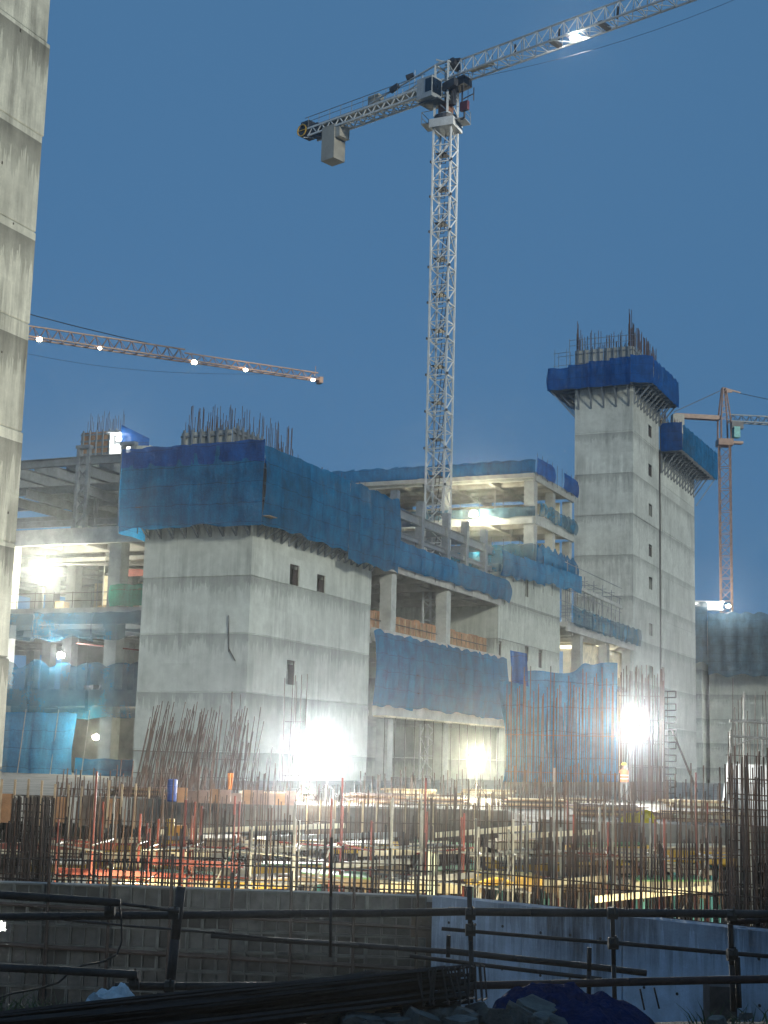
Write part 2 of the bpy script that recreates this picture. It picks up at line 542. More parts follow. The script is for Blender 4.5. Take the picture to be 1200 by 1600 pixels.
# ------------------------------------------------------------------ cores of cast concrete
def lift_mesh(x0, x1, y0, y1, z0, z1, holes=(), mat=CON, thick=0.4, bev=0.03):
    """one pour: outer shell whose right-hand face (x = x1) has openings (y0, y1, z0, z1) with real reveals"""
    b = MB()
    e = bev
    # front, back, left, with a small chamfer at the joints
    def ring(z):
        return [(x0, y0, z), (x1, y0, z), (x1, y1, z), (x0, y1, z)]
    def ringi(z, i=0.05):
        return [(x0 + i, y0 + i, z), (x1 - i, y0 + i, z), (x1 - i, y1 - i, z), (x0 + i, y1 - i, z)]
    lo, hi, loi, hii = ring(z0 + e), ring(z1 - e), ringi(z0), ringi(z1)
    for i in range(4):
        j = (i + 1) % 4
        b.quad(loi[i], loi[j], lo[j], lo[i])
        b.quad(hi[i], hi[j], hii[j], hii[i])
        if i != 1 or not holes:
            b.quad(lo[i], lo[j], hi[j], hi[i])
    b.quad(*hii)
    b.quad(*reversed(loi))
    if holes:
        ys = sorted({y0, y1, *[h[0] for h in holes], *[h[1] for h in holes]})
        zs = sorted({z0 + e, z1 - e, *[h[2] for h in holes], *[h[3] for h in holes]})
        for ya, yb in zip(ys[:-1], ys[1:]):
            for za, zb in zip(zs[:-1], zs[1:]):
                cy, cz = (ya + yb) / 2, (za + zb) / 2
                if any(h[0] < cy < h[1] and h[2] < cz < h[3] for h in holes):
                    continue
                b.quad((x1, ya, za), (x1, yb, za), (x1, yb, zb), (x1, ya, zb))
        for a, c, d, f in holes:
            xi = x1 - thick
            b.quad((x1, a, d), (xi, a, d), (xi, c, d), (x1, c, d))
            b.quad((x1, a, f), (x1, c, f), (xi, c, f), (xi, a, f))
            b.quad((x1, a, d), (x1, a, f), (xi, a, f), (xi, a, d))
            b.quad((x1, c, d), (xi, c, d), (xi, c, f), (x1, c, f))
    return b

def core(name, label, cat, x0, x1, y0, y1, joints, holes, mat, jog=0.02):
    t = thing(name, label, cat, ((x0 + x1) / 2, (y0 + y1) / 2, joints[0]))
    for i, (za, zb) in enumerate(zip(joints[:-1], joints[1:])):
        o = jog * R.uniform(-1, 1)
        hs = [h for h in holes if za < (h[2] + h[3]) / 2 < zb]
        w = lift_mesh(x0 - o, x1 + o, y0 - o, y1 + o, za, zb, hs, mat)
        p = w.build('wall_lift', mat, t)
        for h in hs:
            f = MB()
            f.box(x1 + o - 0.16, x1 + o - 0.10, h[0], h[0] + 0.07, h[2], h[3])
            f.box(x1 + o - 0.16, x1 + o - 0.10, h[1] - 0.07, h[1], h[2], h[3])
            f.box(x1 + o - 0.16, x1 + o - 0.10, h[0] + 0.07, h[1] - 0.07, h[3] - 0.08, h[3])
            if R.random() < 0.7:
                m = h[0] + (h[1] - h[0]) * R.uniform(0.35, 0.6)
                f.box(x1 + o - 0.22, x1 + o - 0.17, m, h[1], h[2], h[3] - 0.3)
            f.build('window_frame', RUSTD, p)
    return t

BRK = None
def bracket_mesh(size, drop, k=1.0):
    """triangular climbing bracket, outwards along -y"""
    b = MB()
    b.bar((0, 0.02, 0), (0, -size, 0), 0.10 * k, 0.14 * k)
    b.bar((0, -0.06, 0), (0, -0.06, -drop), 0.12 * k, 0.12 * k)
    b.bar((0, -size * 0.92, -0.05), (0, -0.10, -drop), 0.09 * k, 0.09 * k)
    b.bar((0, -size * 0.5, -0.03), (0, -0.10, -drop * 0.55), 0.06 * k, 0.06 * k)
    return b.mesh('bracket', STEEL)

def net_mesh(p0, p1, z0, z1, nrm, sag=0.25, bulge=0.18, seed=0, nu=None, nv=10, top_sag=0.12, low_sag=0.3, slope=(0, 0), bay=2.2):
    """hanging netting between plan points p0 and p1 (site x, y)"""
    p0, p1, nrm = V((*p0, 0)), V((*p1, 0)), V((*nrm, 0))
    L = (p1 - p0).length
    nu = nu or max(6, int(L / 0.4))
    def fn(u, v):
        p = p0.lerp(p1, u)
        s = u * L
        sc = math.sin(math.pi * s / bay + seed) ** 2
        zt = z1 - 0.45 * top_sag * sc * sc + slope[1] * u + (0.06 + 0.5 * top_sag) * noise.noise(V((s * 0.5 + p0.x + p0.y, 3.1, 1))) + 0.05 * noise.noise(V((s * 2.1, seed, 1)))
        zb = z0 + slope[0] * u + low_sag * noise.noise(V((s * 0.45, seed, 7))) - 0.06 * sc
        z = zb + (zt - zb) * v
        d = bulge * math.sin(math.pi * v) * sc + 0.30 * sag * noise.noise(V((s * 0.8, z * 0.35, seed))) + 0.10 * noise.noise(V((s * 2.4, z * 0.6, seed + 5)))
        q = p + nrm * d
        return (q.x, q.y, z)
    return MB().grid(fn, nu, nv)

def net(parent, segs, mat, name='net_panel', panel=7.0, **kw):
    """nets as separate laced panels"""
    sd = R.random() * 20
    for p0, p1, z0, z1, nrm in segs:
        a, b = V((*p0, 0)), V((*p1, 0))
        k = max(1, round((b - a).length / panel))
        sl = kw.get('slope', (0, 0))
        for i in range(k):
            q0, q1 = a.lerp(b, i / k), a.lerp(b, min(1.0, (i + 1) / k + 0.25 / max(1.0, (b - a).length)))
            kk = dict(kw)
            kk['slope'] = (0, 0)
            net_mesh((q0.x, q0.y), (q1.x, q1.y), z0 + sl[0] * i / k, z1 + sl[1] * i / k, nrm, seed=sd + i * 0.37, **kk).build(name, mat, parent, smooth=True)

def rebar_field(t, pts, z0, h, me=None, lean=0.03, tie=True, hvar=0.25, tie_step=0.9):
    me = me or BAR16
    for (x, y) in pts:
        hh = h * R.uniform(1 - hvar, 1)
        rod('bar', me, t, (x, y, z0), (x + R.uniform(-lean, lean) * hh, y + R.uniform(-lean, lean) * hh, z0 + hh))

def line_pts(a, b, n, jit=0.04):
    a, b = V((*a, 0)), V((*b, 0))
    return [((a.lerp(b, i / (n - 1))).x + R.uniform(-jit, jit), (a.lerp(b, i / (n - 1))).y + R.uniform(-jit, jit)) for i in range(n)]

def shutter_bank(t, p0, p1, z0, z1, nrm, mat=PLYC, waler=STEEL, name='shutter_panel', pw=2.2):
    """wall shutter: plywood panels with walers and soldiers outside"""
    a, b, n = V((*p0, 0)), V((*p1, 0)), V((*nrm, 0))
    k = max(1, round((b - a).length / pw))
    for i in range(k):
        q0, q1 = a.lerp(b, i / k + 0.004), a.lerp(b, (i + 1) / k - 0.004)
        d = (q1 - q0).normalized()
        m = MB()
        o = n * 0.06
        m.prism([(q0.x, q0.y), (q1.x, q1.y), (q1.x + o.x, q1.y + o.y), (q0.x + o.x, q0.y + o.y)], z0, z1)
        p = m.build(name, mat, t)
        for f in (0.12, 0.38, 0.64, 0.9):
            z = z0 + (z1 - z0) * f
            c0, c1 = q0 + n * 0.13, q1 + n * 0.13
            MB().bar((c0.x, c0.y, z), (c1.x, c1.y, z), 0.12, 0.16).build('waler', waler, p)
        for f in (0.25, 0.75):
            c = q0.lerp(q1, f) + n * 0.25
            MB().bar((c.x, c.y, z0 - 0.2), (c.x, c.y, z1 + 0.15), 0.14, 0.14).build('soldier', waler, p)

# large core in the middle
JZ = [-5.0, -2.1, 1.9, 5.9, 9.9, 13.85, 17.75]
def large_core():
    holes = [(5.65, 7.15, 13.3, 15.35), (10.0, 11.45, 12.95, 14.9), (5.7, 7.1, 6.9, 8.6)]
    # the two upper openings cross the joint at 13.85: keep each inside one pour
    holes = [(5.65, 7.15, 13.9, 15.4), (10.0, 11.4, 13.9, 15.2), (5.7, 7.05, 6.75, 8.5)]
    t = core('concrete_core', 'large pale concrete core with three small windows below the big blue net', 'concrete core', -8.74, 0, 0, 19.7, JZ, holes, CON)
    bm = bracket_mesh(1.35, 0.95)
    for i in range(9):
        inst('bracket', bm, t, (-8.4 + i * 1.02, 0, 17.55), (0, 0, 0))
    for i in range(17):
        inst('bracket', bm, t, (0, 0.6 + i * 1.16, 17.55), (0, 0, math.pi / 2))
    # loose bar stuck in the front face
    MB().tube((-1.55, -0.12, 11.1), (-1.45, -0.05, 8.6), 0.035, 6).tube((-1.5, -0.06, 8.9), (-0.9, -0.1, 8.0), 0.03, 6).build('steel_bracket', RUSTD, t)
    # shutters and working platform above
    s = thing('wall_shutter', 'plywood wall shutters with steel walers behind the big blue net', 'formwork', (-4.4, 9.8, 17.75))
    shutter_bank(s, (-8.74, -0.02), (0, -0.02), 17.8, 21.9, (0, -1), DARKPLY)
    shutter_bank(s, (0.02, 0), (0.02, 19.7), 17.8, 21.9, (1, 0), DARKPLY)
    shutter_bank(s, (-8.76, 19.7), (-8.76, 0), 17.8, 21.9, (-1, 0), PLY)
    p = thing('working_platform', 'timber working platform on brackets round the large core', 'platform', (-4.4, 9.8, 17.63))
    for i in range(12):
        x = -9.9 + i * 1.0
        MB().box(x, x + 0.95, -1.4, -0.35, 17.64, 17.69).build('plank', TIMB, p)
    for i in range(19):
        y = -0.3 + i * 1.08
        MB().box(0.32, 1.4, y, y + 1.03, 17.64, 17.69).build('plank', TIMB, p)
    for (a, b) in (((-9.9, -1.42), (1.42, -1.42)), ((1.42, -1.42), (1.42, 20.6)), ((-9.92, 16), (-9.92, -1.42))):
        a, b = V((*a, 0)), V((*b, 0))
        k = max(2, int((b - a).length / 2.1))
        for i in range(k + 1):
            c = a.lerp(b, i / k)
            rod('standard', TUBED, p, (c.x, c.y, 17.2), (c.x, c.y, 22.5 + R.uniform(-0.1, 0.5)), 1.3)
        for z in (18.7, 19.8, 20.9, 22.1):
            rod('ledger', TUBED, p, (a.x, a.y, z), (b.x, b.y, z), 1.2)
    n = thing('safety_net', 'big blue safety net wrapped round the top of the large core', 'safety net', (-4.4, 0, 17.3))
    net(n, [((-10.0, -1.5), (1.5, -1.5), 17.15, 22.75, (0, -1))], NETB, panel=5.8, bulge=0.12, top_sag=0.1)
    net(n, [((1.5, -1.5), (1.5, 12.0), 17.2, 22.6, (1, 0))], NETB, panel=6.8, bulge=0.18)
    net(n, [((1.55, 12.0), (1.6, 21.3), 16.5, 22.6, (1, 0))], NETB, panel=4.7, bulge=0.35, top_sag=0.3, low_sag=0.7)
    net(n, [((-10.0, 8.0), (-10.0, -1.5), 16.9, 22.5, (-1, 0))], NETB, panel=5)
    net(n, [((-10.03, -1.56), (1.52, -1.56), 21.5, 22.95, (0, -1))], NETD, name='upper_band', panel=5.8, bulge=0.05, top_sag=0.12, nv=4)
    # crate of shutters and starter bars at the far left corner of the top
    s = thing('wall_shutter', 'grey shutter box with starter bars standing out above the big blue net', 'formwork', (-7, 9, 21.95))
    shutter_bank(s, (-9.6, 5.5), (-5.2, 5.5), 22.2, 25.6, (0, -1), COLM, STEEL, pw=1.5)
    shutter_bank(s, (-5.2, 5.5), (-5.2, 10.0), 22.2, 25.8, (1, 0), STEEL, STEEL, pw=1.5)
    rebar_field(s, line_pts((-9.4, 5.9), (-5.5, 5.9), 48, 0.1), 22.0, 5.8, BAR25, hvar=0.3)
    rebar_field(s, line_pts((-5.6, 6.0), (-5.6, 16.0), 60, 0.1), 22.0, 6.0, BAR25, hvar=0.35)
    s = thing('safety_net', 'small blue net on the far side of the large core top', 'safety net', (-3, 10, 21.95))
    net(s, [((-5.0, 6.5), (-0.4, 10.0), 22.1, 24.0, (0.6, -0.8))], NETD, panel=1.6, slope=(0, -1.3), top_sag=0.3)
    s = thing('starter_bars', 'thin starter bars poking above the right side of the big blue net', 'rebar', (-0.3, 10, 21.95))
    rebar_field(s, line_pts((-0.3, 6.0), (-0.3, 18.5), 12, 0.3), 21.9, 1.9, hvar=0.4)
large_core()

# second core further along the facade
def second_core():
    holes = [(58.2, 59.4, 18.9, 20.9), (58.3, 59.6, 12.2, 13.75), (62.9, 64.2, 11.8, 13.75), (50.3, 51.2, 11.9, 13.6)]
    core('concrete_core', 'smaller concrete core beyond the open floors, with narrow windows under a blue net', 'concrete core', -14.0, 0, 50, 70.3, [-5, -2, 1.95, 5.9, 9.85, 13.8, 17.6, 21.3], holes, CON2)
    n = thing('safety_net', 'blue net along the top of the smaller core, sagging to its right end', 'safety net', (0.5, 60, 20.4))
    net(n, [((0.5, 49.3), (0.7, 76.4), 20.3, 22.6, (1, 0))], NETB, panel=6.8, slope=(1.0, 0.8), low_sag=0.5, bulge=0.3)
    net(n, [((-6.0, 49.2), (0.5, 49.2), 20.3, 22.5, (0, -1))], NETT, panel=3)
    for k in range(9):
        y = 50 + k * 3.2
        rod('standard', TUBED, n, (0.45, y, 19.8), (0.45, y, 23.2 + R.uniform(0, 0.8)))
second_core()

# twin towers at the right
TJ = [-5.0, 1.7, 7.26, 12.83, 18.4, 23.97, 29.44, 34.87, 40.52, 46.32, 53.1]
def towers():
    ta, tl = 102.4, 117.0
    holes = []
    for z in (48.2, 42.6, 36.95, 31.27, 26.7, 20.3, 14.5):
        holes.append((111.0, 113.0, z - 0.85, z + 0.85))
    xw = -8.1
    tt = core('concrete_tower', 'tall concrete tower with a column of slit windows and a blue platform on top', 'concrete tower', xw, 0, ta, tl, TJ, holes, CONT)
    core('concrete_tower', 'lower concrete tower close behind the tall one, right of the dark recess', 'concrete tower', xw, 0.0, tl + 1.5, 140.2, [-5, 1.7, 7.3, 12.9, 18.45, 22.15, 28.6, 35.18, 41.9, 47.0], [], CONT)
    MB().box(-0.9, -0.12, tl + 0.08, tl + 1.4, -5, 46.5).build('recess_shade', DARKP, tt)  # dark strip painting the shade of the recess between the towers
    bm = bracket_mesh(2.6, 2.7, 1.7)
    t = thing('climbing_platform', 'bright blue edged climbing platform round the top of the tall tower', 'platform', (xw / 2, ta + 5, 51.0))
    for i in range(5):
        inst('bracket', bm, t, (xw + 0.6 + i * 1.75, ta, 52.4), (0, 0, 0), (1, 0.55, 1))
    for i in range(9):
        inst('bracket', bm, t, (0, ta + 0.5 + i * 1.75, 52.7), (0, 0, math.pi / 2))
    for i in range(9):
        inst('bracket', bm, t, (xw, ta + 0.5 + i * 1.75, 52.4), (0, 0, -math.pi / 2))
    MB().box(xw - 3.3, 0.0, ta - 1.5, ta, 52.45, 52.6).build('platform_deck', STEEL, t)
    MB().box(0.003, 2.75, ta - 0.1, tl + 0.4, 52.78, 52.95).build('platform_deck', STEEL, t)
    MB().box(xw - 3.3, xw - 0.003, ta + 0.003, tl + 0.4, 52.45, 52.6).build('platform_deck', STEEL, t)
    # raking struts under the left overhang
    for i in range(6):
        y = ta - 1.2 + i * 2.5
        rod('strut', TUBEB, t, (xw - 3.2, y, 52.4), (xw, max(y, ta + 0.2), 48.6), 1.6)
    n = thing('safety_net', 'bright blue net band round the platform of the tall tower', 'safety net', (0, ta, 52.4))
    net(n, [((xw - 3.4, ta - 1.6), (0.1, ta - 1.6), 52.3, 55.4, (0, -1))], NETD, panel=3, bulge=0.15, low_sag=0.15, top_sag=0.15, slope=(0, 1.0))
    net(n, [((0.1, ta - 1.65), (2.85, ta - 0.2), 52.6, 56.4, (0.4, -0.9))], NETD, panel=3, bulge=0.1, low_sag=0.1, top_sag=0.2, slope=(0, -0.6))
    net(n, [((2.85, ta - 0.2), (2.85, tl + 0.5), 52.6, 56.2, (1, 0))], NETD, panel=2.6, bulge=0.15, low_sag=0.1, top_sag=0.5, slope=(0, 0.3))
    net(n, [((xw - 3.4, ta + 10), (xw - 3.4, ta - 1.6), 52.3, 55.2, (-1, 0))], NETD, panel=4, low_sag=0.1)
    s = thing('wall_shutter', 'pale wall shutters with dark soldiers crowning the tall tower', 'formwork', (xw / 2, ta + 5, 52))
    shutter_bank(s, (xw, ta - 0.05), (0, ta - 0.05), 53.0, 58.0, (0, -1), COLM, STEEL, pw=2.0)
    shutter_bank(s, (0.05, ta), (0.05, tl), 53.0, 58.0, (1, 0), COLM, STEEL, pw=2.0)
    for z in (58.6, 59.4):
        rod('guard_rail', TUBEB, s, (xw - 0.6, ta - 0.7, z), (0.6, ta - 0.7, z))
    for i in range(6):
        rod('guard_post', TUBEB, s, (xw - 0.6 + i * 1.85, ta - 0.7, 56.0), (xw - 0.6 + i * 1.85, ta - 0.7, 59.6), 1.2)
    s2 = thing('starter_bars', 'tall starter bars rising from the top of the tall tower', 'rebar', (xw / 2, ta + 5, 52))
    rebar_field(s2, line_pts((xw + 0.3, ta + 0.3), (-0.3, ta + 0.3), 40, 0.08), 53, 7.9, BARF, 0.01, hvar=0.35)
    rebar_field(s2, line_pts((-0.3, ta + 0.3), (-0.3, tl - 0.3), 60, 0.08), 53, 8.8, BARF, 0.01, hvar=0.2)
    for (x, y) in ((xw + 0.4, ta + 0.4), (-0.4, ta + 0.4)):
        rebar_field(s2, [(x + R.uniform(-0.3, 0.3), y + R.uniform(-0.3, 0.3)) for _ in range(9)], 53, 10.6 if x > -1 else 9.8, BARF, 0.005, hvar=0.3)
    sc = thing('scaffold', 'small tube scaffold bay at the left end of the tall tower platform', 'scaffold', (xw - 2, ta, 52.6))
    for x in (xw - 2.6, xw - 0.9):
        for y in (ta - 1.0, ta + 0.8):
            rod('standard', TUBEB, sc, (x, y, 52.6), (x, y, 58.2))
    for z in (54.2, 55.8, 57.6):
        for y in (ta - 1.0, ta + 0.8):
            rod('ledger', TUBEB, sc, (xw - 2.8, y, z), (xw - 0.4, y, z + 0.1))
    # lower tower platform
    t = thing('climbing_platform', 'blue edged climbing platform round the lower tower behind', 'platform', (0, 125, 45.5))
    for i in range(12):
        inst('bracket', bm, t, (0, tl + 1.4 + i * 1.9, 46.6), (0, 0, math.pi / 2), (1, 1, 1.15))
    MB().box(0.003, 3.2, tl + 0.6, 142.0, 46.7, 46.9).build('platform_deck', STEEL, t)
    MB().bar((3.0, 141.5, 46.7), (0.2, 140.4, 42.3), 0.14).build('strut', STEEL, t)
    n = thing('safety_net', 'blue net band round the platform of the lower tower', 'safety net', (3.2, 125, 46.5))
    net(n, [((3.3, tl + 0.5), (3.3, 142.1), 46.5, 50.3, (1, 0))], NETB, panel=3.1, bulge=0.12, low_sag=0.1, top_sag=0.35, slope=(0, 0.8))
    net(n, [((0.2, tl + 0.45), (3.3, tl + 0.45), 46.5, 50.6, (0, -1))], NETD, panel=3.0, low_sag=0.1)
    s = thing('wall_shutter', 'grey wall shutters standing on the lower tower', 'formwork', (-1, 125, 46))
    shutter_bank(s, (0.05, tl + 0.9), (0.05, 140), 47, 51.6, (1, 0), PLY, STEEL, pw=2.4)
    s2 = thing('starter_bars', 'starter bars rising from the lower tower beside the orange crane boom', 'rebar', (-1, 125, 46))
    rebar_field(s2, line_pts((-0.3, tl + 1.2), (-0.3, 139.5), 48, 0.1), 46.2, 8.0, BARF, 0.01, hvar=0.3)
towers()

# weathered tower at the left edge, close to the camera
def left_tower():
    Y = 55.0
    e = to_site(pt(33, 676, Y))
    x1, y1 = e.x, e.y
    t = thing('concrete_tower', 'streaky weathered concrete tower cut off by the left edge of the picture', 'concrete tower', (x1 - 4, y1 - 4.5, -5))
    zj = [-5.0] + [pt(60, y, Y).z for y in (1205, 1030, 850, 676, 507, 363, 212, 66)] + [34.0]
    for i, (a, b) in enumerate(zip(zj[:-1], zj[1:])):
        o = (0.0, 0.03, -0.02, 0.02, 0.0, 0.04, 0.06, 0.16, 0.05, 0.02)[i]
        bt = 0.036 * (5 - i)                       # the walls step in a little with each pour
        lift_mesh(x1 - 8, x1 + o * 0.3 + bt, y1 - 9, y1 + o, a, b, (), CONL, bev=0.05).build('wall_lift', CONL, t)
        lip = MB()
        for k in range(10):
            if R.random() < 0.22:
                y = y1 - 0.2 - R.random() * 3.2
                z = a + R.uniform(0.6, 3.6)
                lip.box(x1 + bt + o * 0.3 - 0.02, x1 + bt + o * 0.3 + 0.015, y - 0.03, y + 0.03, z, z + R.uniform(0.06, 0.16))
        if lip.v:
            lip.build('tie_stub', RUSTD, t)
left_tower()

# ------------------------------------------------------------------ open frame buildings
def column(t, x, y, z0, z1, w=0.9, mat=COLM, name='column'):
    return MB().box(x - w / 2, x + w / 2, y - w / 2, y + w / 2, z0, z1).build(name, mat, t)

def ibeam(t, p, q, h=0.6, w=0.3, name='beam', mat=STEEL):
    p, q = V(p), V(q)
    m = MB()
    u = V((0, 0, h / 2))
    m.bar(p + u, q + u, w, 0.05).bar(p - u, q - u, w, 0.05).bar(p, q, 0.04, h - 0.05)
    return m.build(name, mat, t)

def left_frame():
    t = thing('frame_building', 'open concrete and steel frame building left of the large core', 'building', (-24, 14, -5))
    x0, x1, y0, y1 = -46.0, -9.2, 2.5, 36
    for z in (6, 12, 18):
        MB().box(x0, x1, y0, y1, z - 0.35, z).build('slab', SLAB, t)
        MB().box(x0, x1, y0 - 0.25, y0 - 0.003, z - 1.1, z + 0.12).build('edge_beam', SLAB, t)
    MB().box(x0, x1, y0, y1, -0.45, -0.1).build('slab', SLAB, t)
    for z in (6, 12, 18):
        for k in range(5):
            y = y0 + 4.5 + k * 6.2
            MB().box(x0, x1, y, y + 0.5, z - 1.0, z - 0.353).build('floor_beam', SLAB, t)
        for k in range(9):
            x = -12.9 - 4.1 * k
            MB().box(x - 0.2, x + 0.2, y0 + 0.01, y1, z - 0.85, z - 0.356).build('floor_beam', SLAB, t)
    for z0, z1 in ((-5, 4.9), (6.12, 10.9), (12.12, 16.9)):
        for i, x in enumerate((-12.9, -22.8, -31.0, -39.0)):
            for y in (3.0, 11.2, 19.4, 27.6):
                column(t, x, y, z0, z1 + 0.1, 1.05 if y < 4 else 0.9)
    # block walls inside
    MB().box(-30, -9.6, 24.2, 24.5, 12.0, 16.9).build('inner_wall', PLYC, t)
    MB().box(-30, -9.6, 22.2, 22.5, 6.0, 10.9).build('inner_wall', SLAB, t)
    MB().box(-30, -9.6, 18.2, 18.5, -0.1, 4.9).build('inner_wall', SLAB, t)
    MB().box(-18.4, -16.6, 9.0, 9.3, 12.0, 15.4).build('partition', PLYC, t)
    MB().box(-16.0, -9.4, 8.2, 8.5, 15.2, 15.75).build('red_beam', RED, t)
    for x, y in ((-11.0, 6.0), (-14.6, 6.0), (-16.6, 6.5), (-10.2, 5.0)):
        rod('prop', TUBEG, t, (x, y, 12.0), (x, y, 16.9), 1.6)
    for z, y in ((16.2, 7.0), (16.5, 10), (15.9, 5)):
        rod('pipe', TUBEG, t, (-22, y, z), (-9.5, y + 2, z - 0.1), 2.0)
    for k in range(16):
        x, y = R.uniform(-22, -9.8), R.uniform(4, 20)
        z = (12.0, 6.0)[k % 3 == 2]
        rod('prop', TUBEG, t, (x, y, z), (x, y, z + 4.6), 1.3)
    for k in range(9):
        x, y = R.uniform(-20, -10.5), R.uniform(3.6, 9)
        z = (12.0, 6.0)[k % 2]
        w, h = R.uniform(0.5, 1.4), R.uniform(0.5, 1.3)
        MB().box(x - w / 2, x + w / 2, y, y + 0.8, z + 0.003, z + h).build('stacked_board', (PLY, DARKPLY, TIMB, STEEL)[k % 4], t)
    rod('pipe', TUBER, t, (-16.5, 3.4, 9.6), (-9.5, 3.4, 8.9), 2.2)
    rod('pipe', TUBEG, t, (-14.5, 3.6, 15.8), (-9.4, 8.0, 14.6), 1.6)
    MB().box(-10.3, -9.3, 3.2, 3.4, 7.2, 9.2).build('orange_panel', YELL, t)
    # services hung under the ceiling
    MB().box(-22, -9.5, 6.6, 7.3, 16.25, 16.55).build('duct', GALV, t)
    # upper steel storey: lattice columns and beams
    for x in (-12.6, -16.6, -24.6):
        c = MB()
        for dx in (-0.45, 0.45):
            c.bar((x + dx, 3.0, 18.12), (x + dx, 3.0, 24.4), 0.26, 0.32)
        for k in range(5):
            z = 18.4 + k * 1.15
            c.bar((x - 0.45, 3.0, z), (x + 0.45, 3.0, z + 1.0), 0.12)
            c.bar((x + 0.45, 3.0, z), (x - 0.45, 3.0, z + 1.0), 0.12) if k % 2 else None
        c.bar((x - 0.65, 3.0, 24.45), (x + 0.65, 3.0, 24.45), 0.5, 0.25)
        c.build('lattice_column', STEEL, t)
    for x in (-10.2, -12.9, -15.6, -18.6, -21.6, -24.6, -27.6):
        ibeam(t, (x, 3.6, 23.4), (x, 34, 23.4), 0.85, 0.4)
    for x in (-11.5, -17.1, -22.6, -26):
        ibeam(t, (x, 4.0, 21.4), (x, 34, 21.4), 0.7, 0.35)
    for y, z in ((3.0, 23.4), (9.2, 22.6), (15.4, 22.6), (22, 22.6), (30, 22.6)):
        ibeam(t, (-40, y, z), (-9.4, y, z), 0.6, 0.35)
    for y, z in ((11.2, 20.2), (19.0, 20.4)):
        ibeam(t, (-40, y, z), (-9.4, y, z), 0.5, 0.3)
    for y in (11.2, 19.4, 27.6):
        for x in (-12.9, -21.1, -29.3):
            ibeam(t, (x, y, 18), (x + 0.01, y, 23), 0.5, 0.35, 'steel_column')
    # guard rails at the edges
    g = thing('guard_rail', 'thin tube guard rail along the third floor edge left of the large core', 'guard rail', (-20, 2.6, 12.1))
    for k in range(11):
        rod('post', TUBED, g, (-9.8 - k * 1.7, 2.65, 12.1), (-9.8 - k * 1.7, 2.65, 13.4))
    for z in (12.7, 13.3):
        rod('rail', TUBED, g, (-9.6, 2.65, z), (-27.5, 2.65, z))
    n = thing('safety_net', 'green shade net on the railing left of the large core', 'safety net', (-12, 2.2, 12))
    net(n, [((-13.0, 2.2), (-9.3, 2.2), 12.15, 13.75, (0, -1))], NETG, panel=2, low_sag=0.1, top_sag=0.12)
    n = thing('green_sheet', 'green sheets laid over the roof steel at far left', 'sheet', (-18, 20, 23.9))
    for a in (-27.3, -21.3, -15.3):
        MB().grid(lambda u, v: (a + 5.4 * u, 14 + 14 * v, 23.95 + 0.12 * noise.noise(V((a + u * 4, v * 6, 2)))), 8, 8).build('sheet', NETG, n, smooth=True)
    # blue nets, one level after the other
    n = thing('safety_net', 'sagging blue net below the lamp lit third floor at left', 'safety net', (-20, 1.9, 10))
    net(n, [((-30, 2.0), (-9.1, 2.0), 9.7, 11.75, (0, -1))], NETT, panel=5, low_sag=0.7, bulge=0.35)
    n = thing('safety_net', 'dark teal net over the second floor left of the large core', 'safety net', (-20, 1.9, 5))
    net(n, [((-30, 1.95), (-9.1, 1.95), 4.1, 8.1, (0, -1))], NETT, panel=5, low_sag=0.5, bulge=0.3, top_sag=0.8)
    n = thing('safety_net', 'bright blue sheet net hanging lowest at the left', 'safety net', (-20, 1.9, -1))
    net(n, [((-30, 1.2), (-14.5, 1.2), -1.1, 4.4, (0, -1))], NETS, panel=4, low_sag=0.2, bulge=0.4)
    net(n, [((-14.4, 1.15), (-9.4, 1.15), -1.3, 1.2, (0, -1))], NETB, panel=5, low_sag=0.1)
    for x in (-13.8, -16.5, -19.4):
        rod('pole', TUBEG, n, (x, 0.9, -2), (x + 0.5, 1.0, 4.6), 1.3)
left_frame()

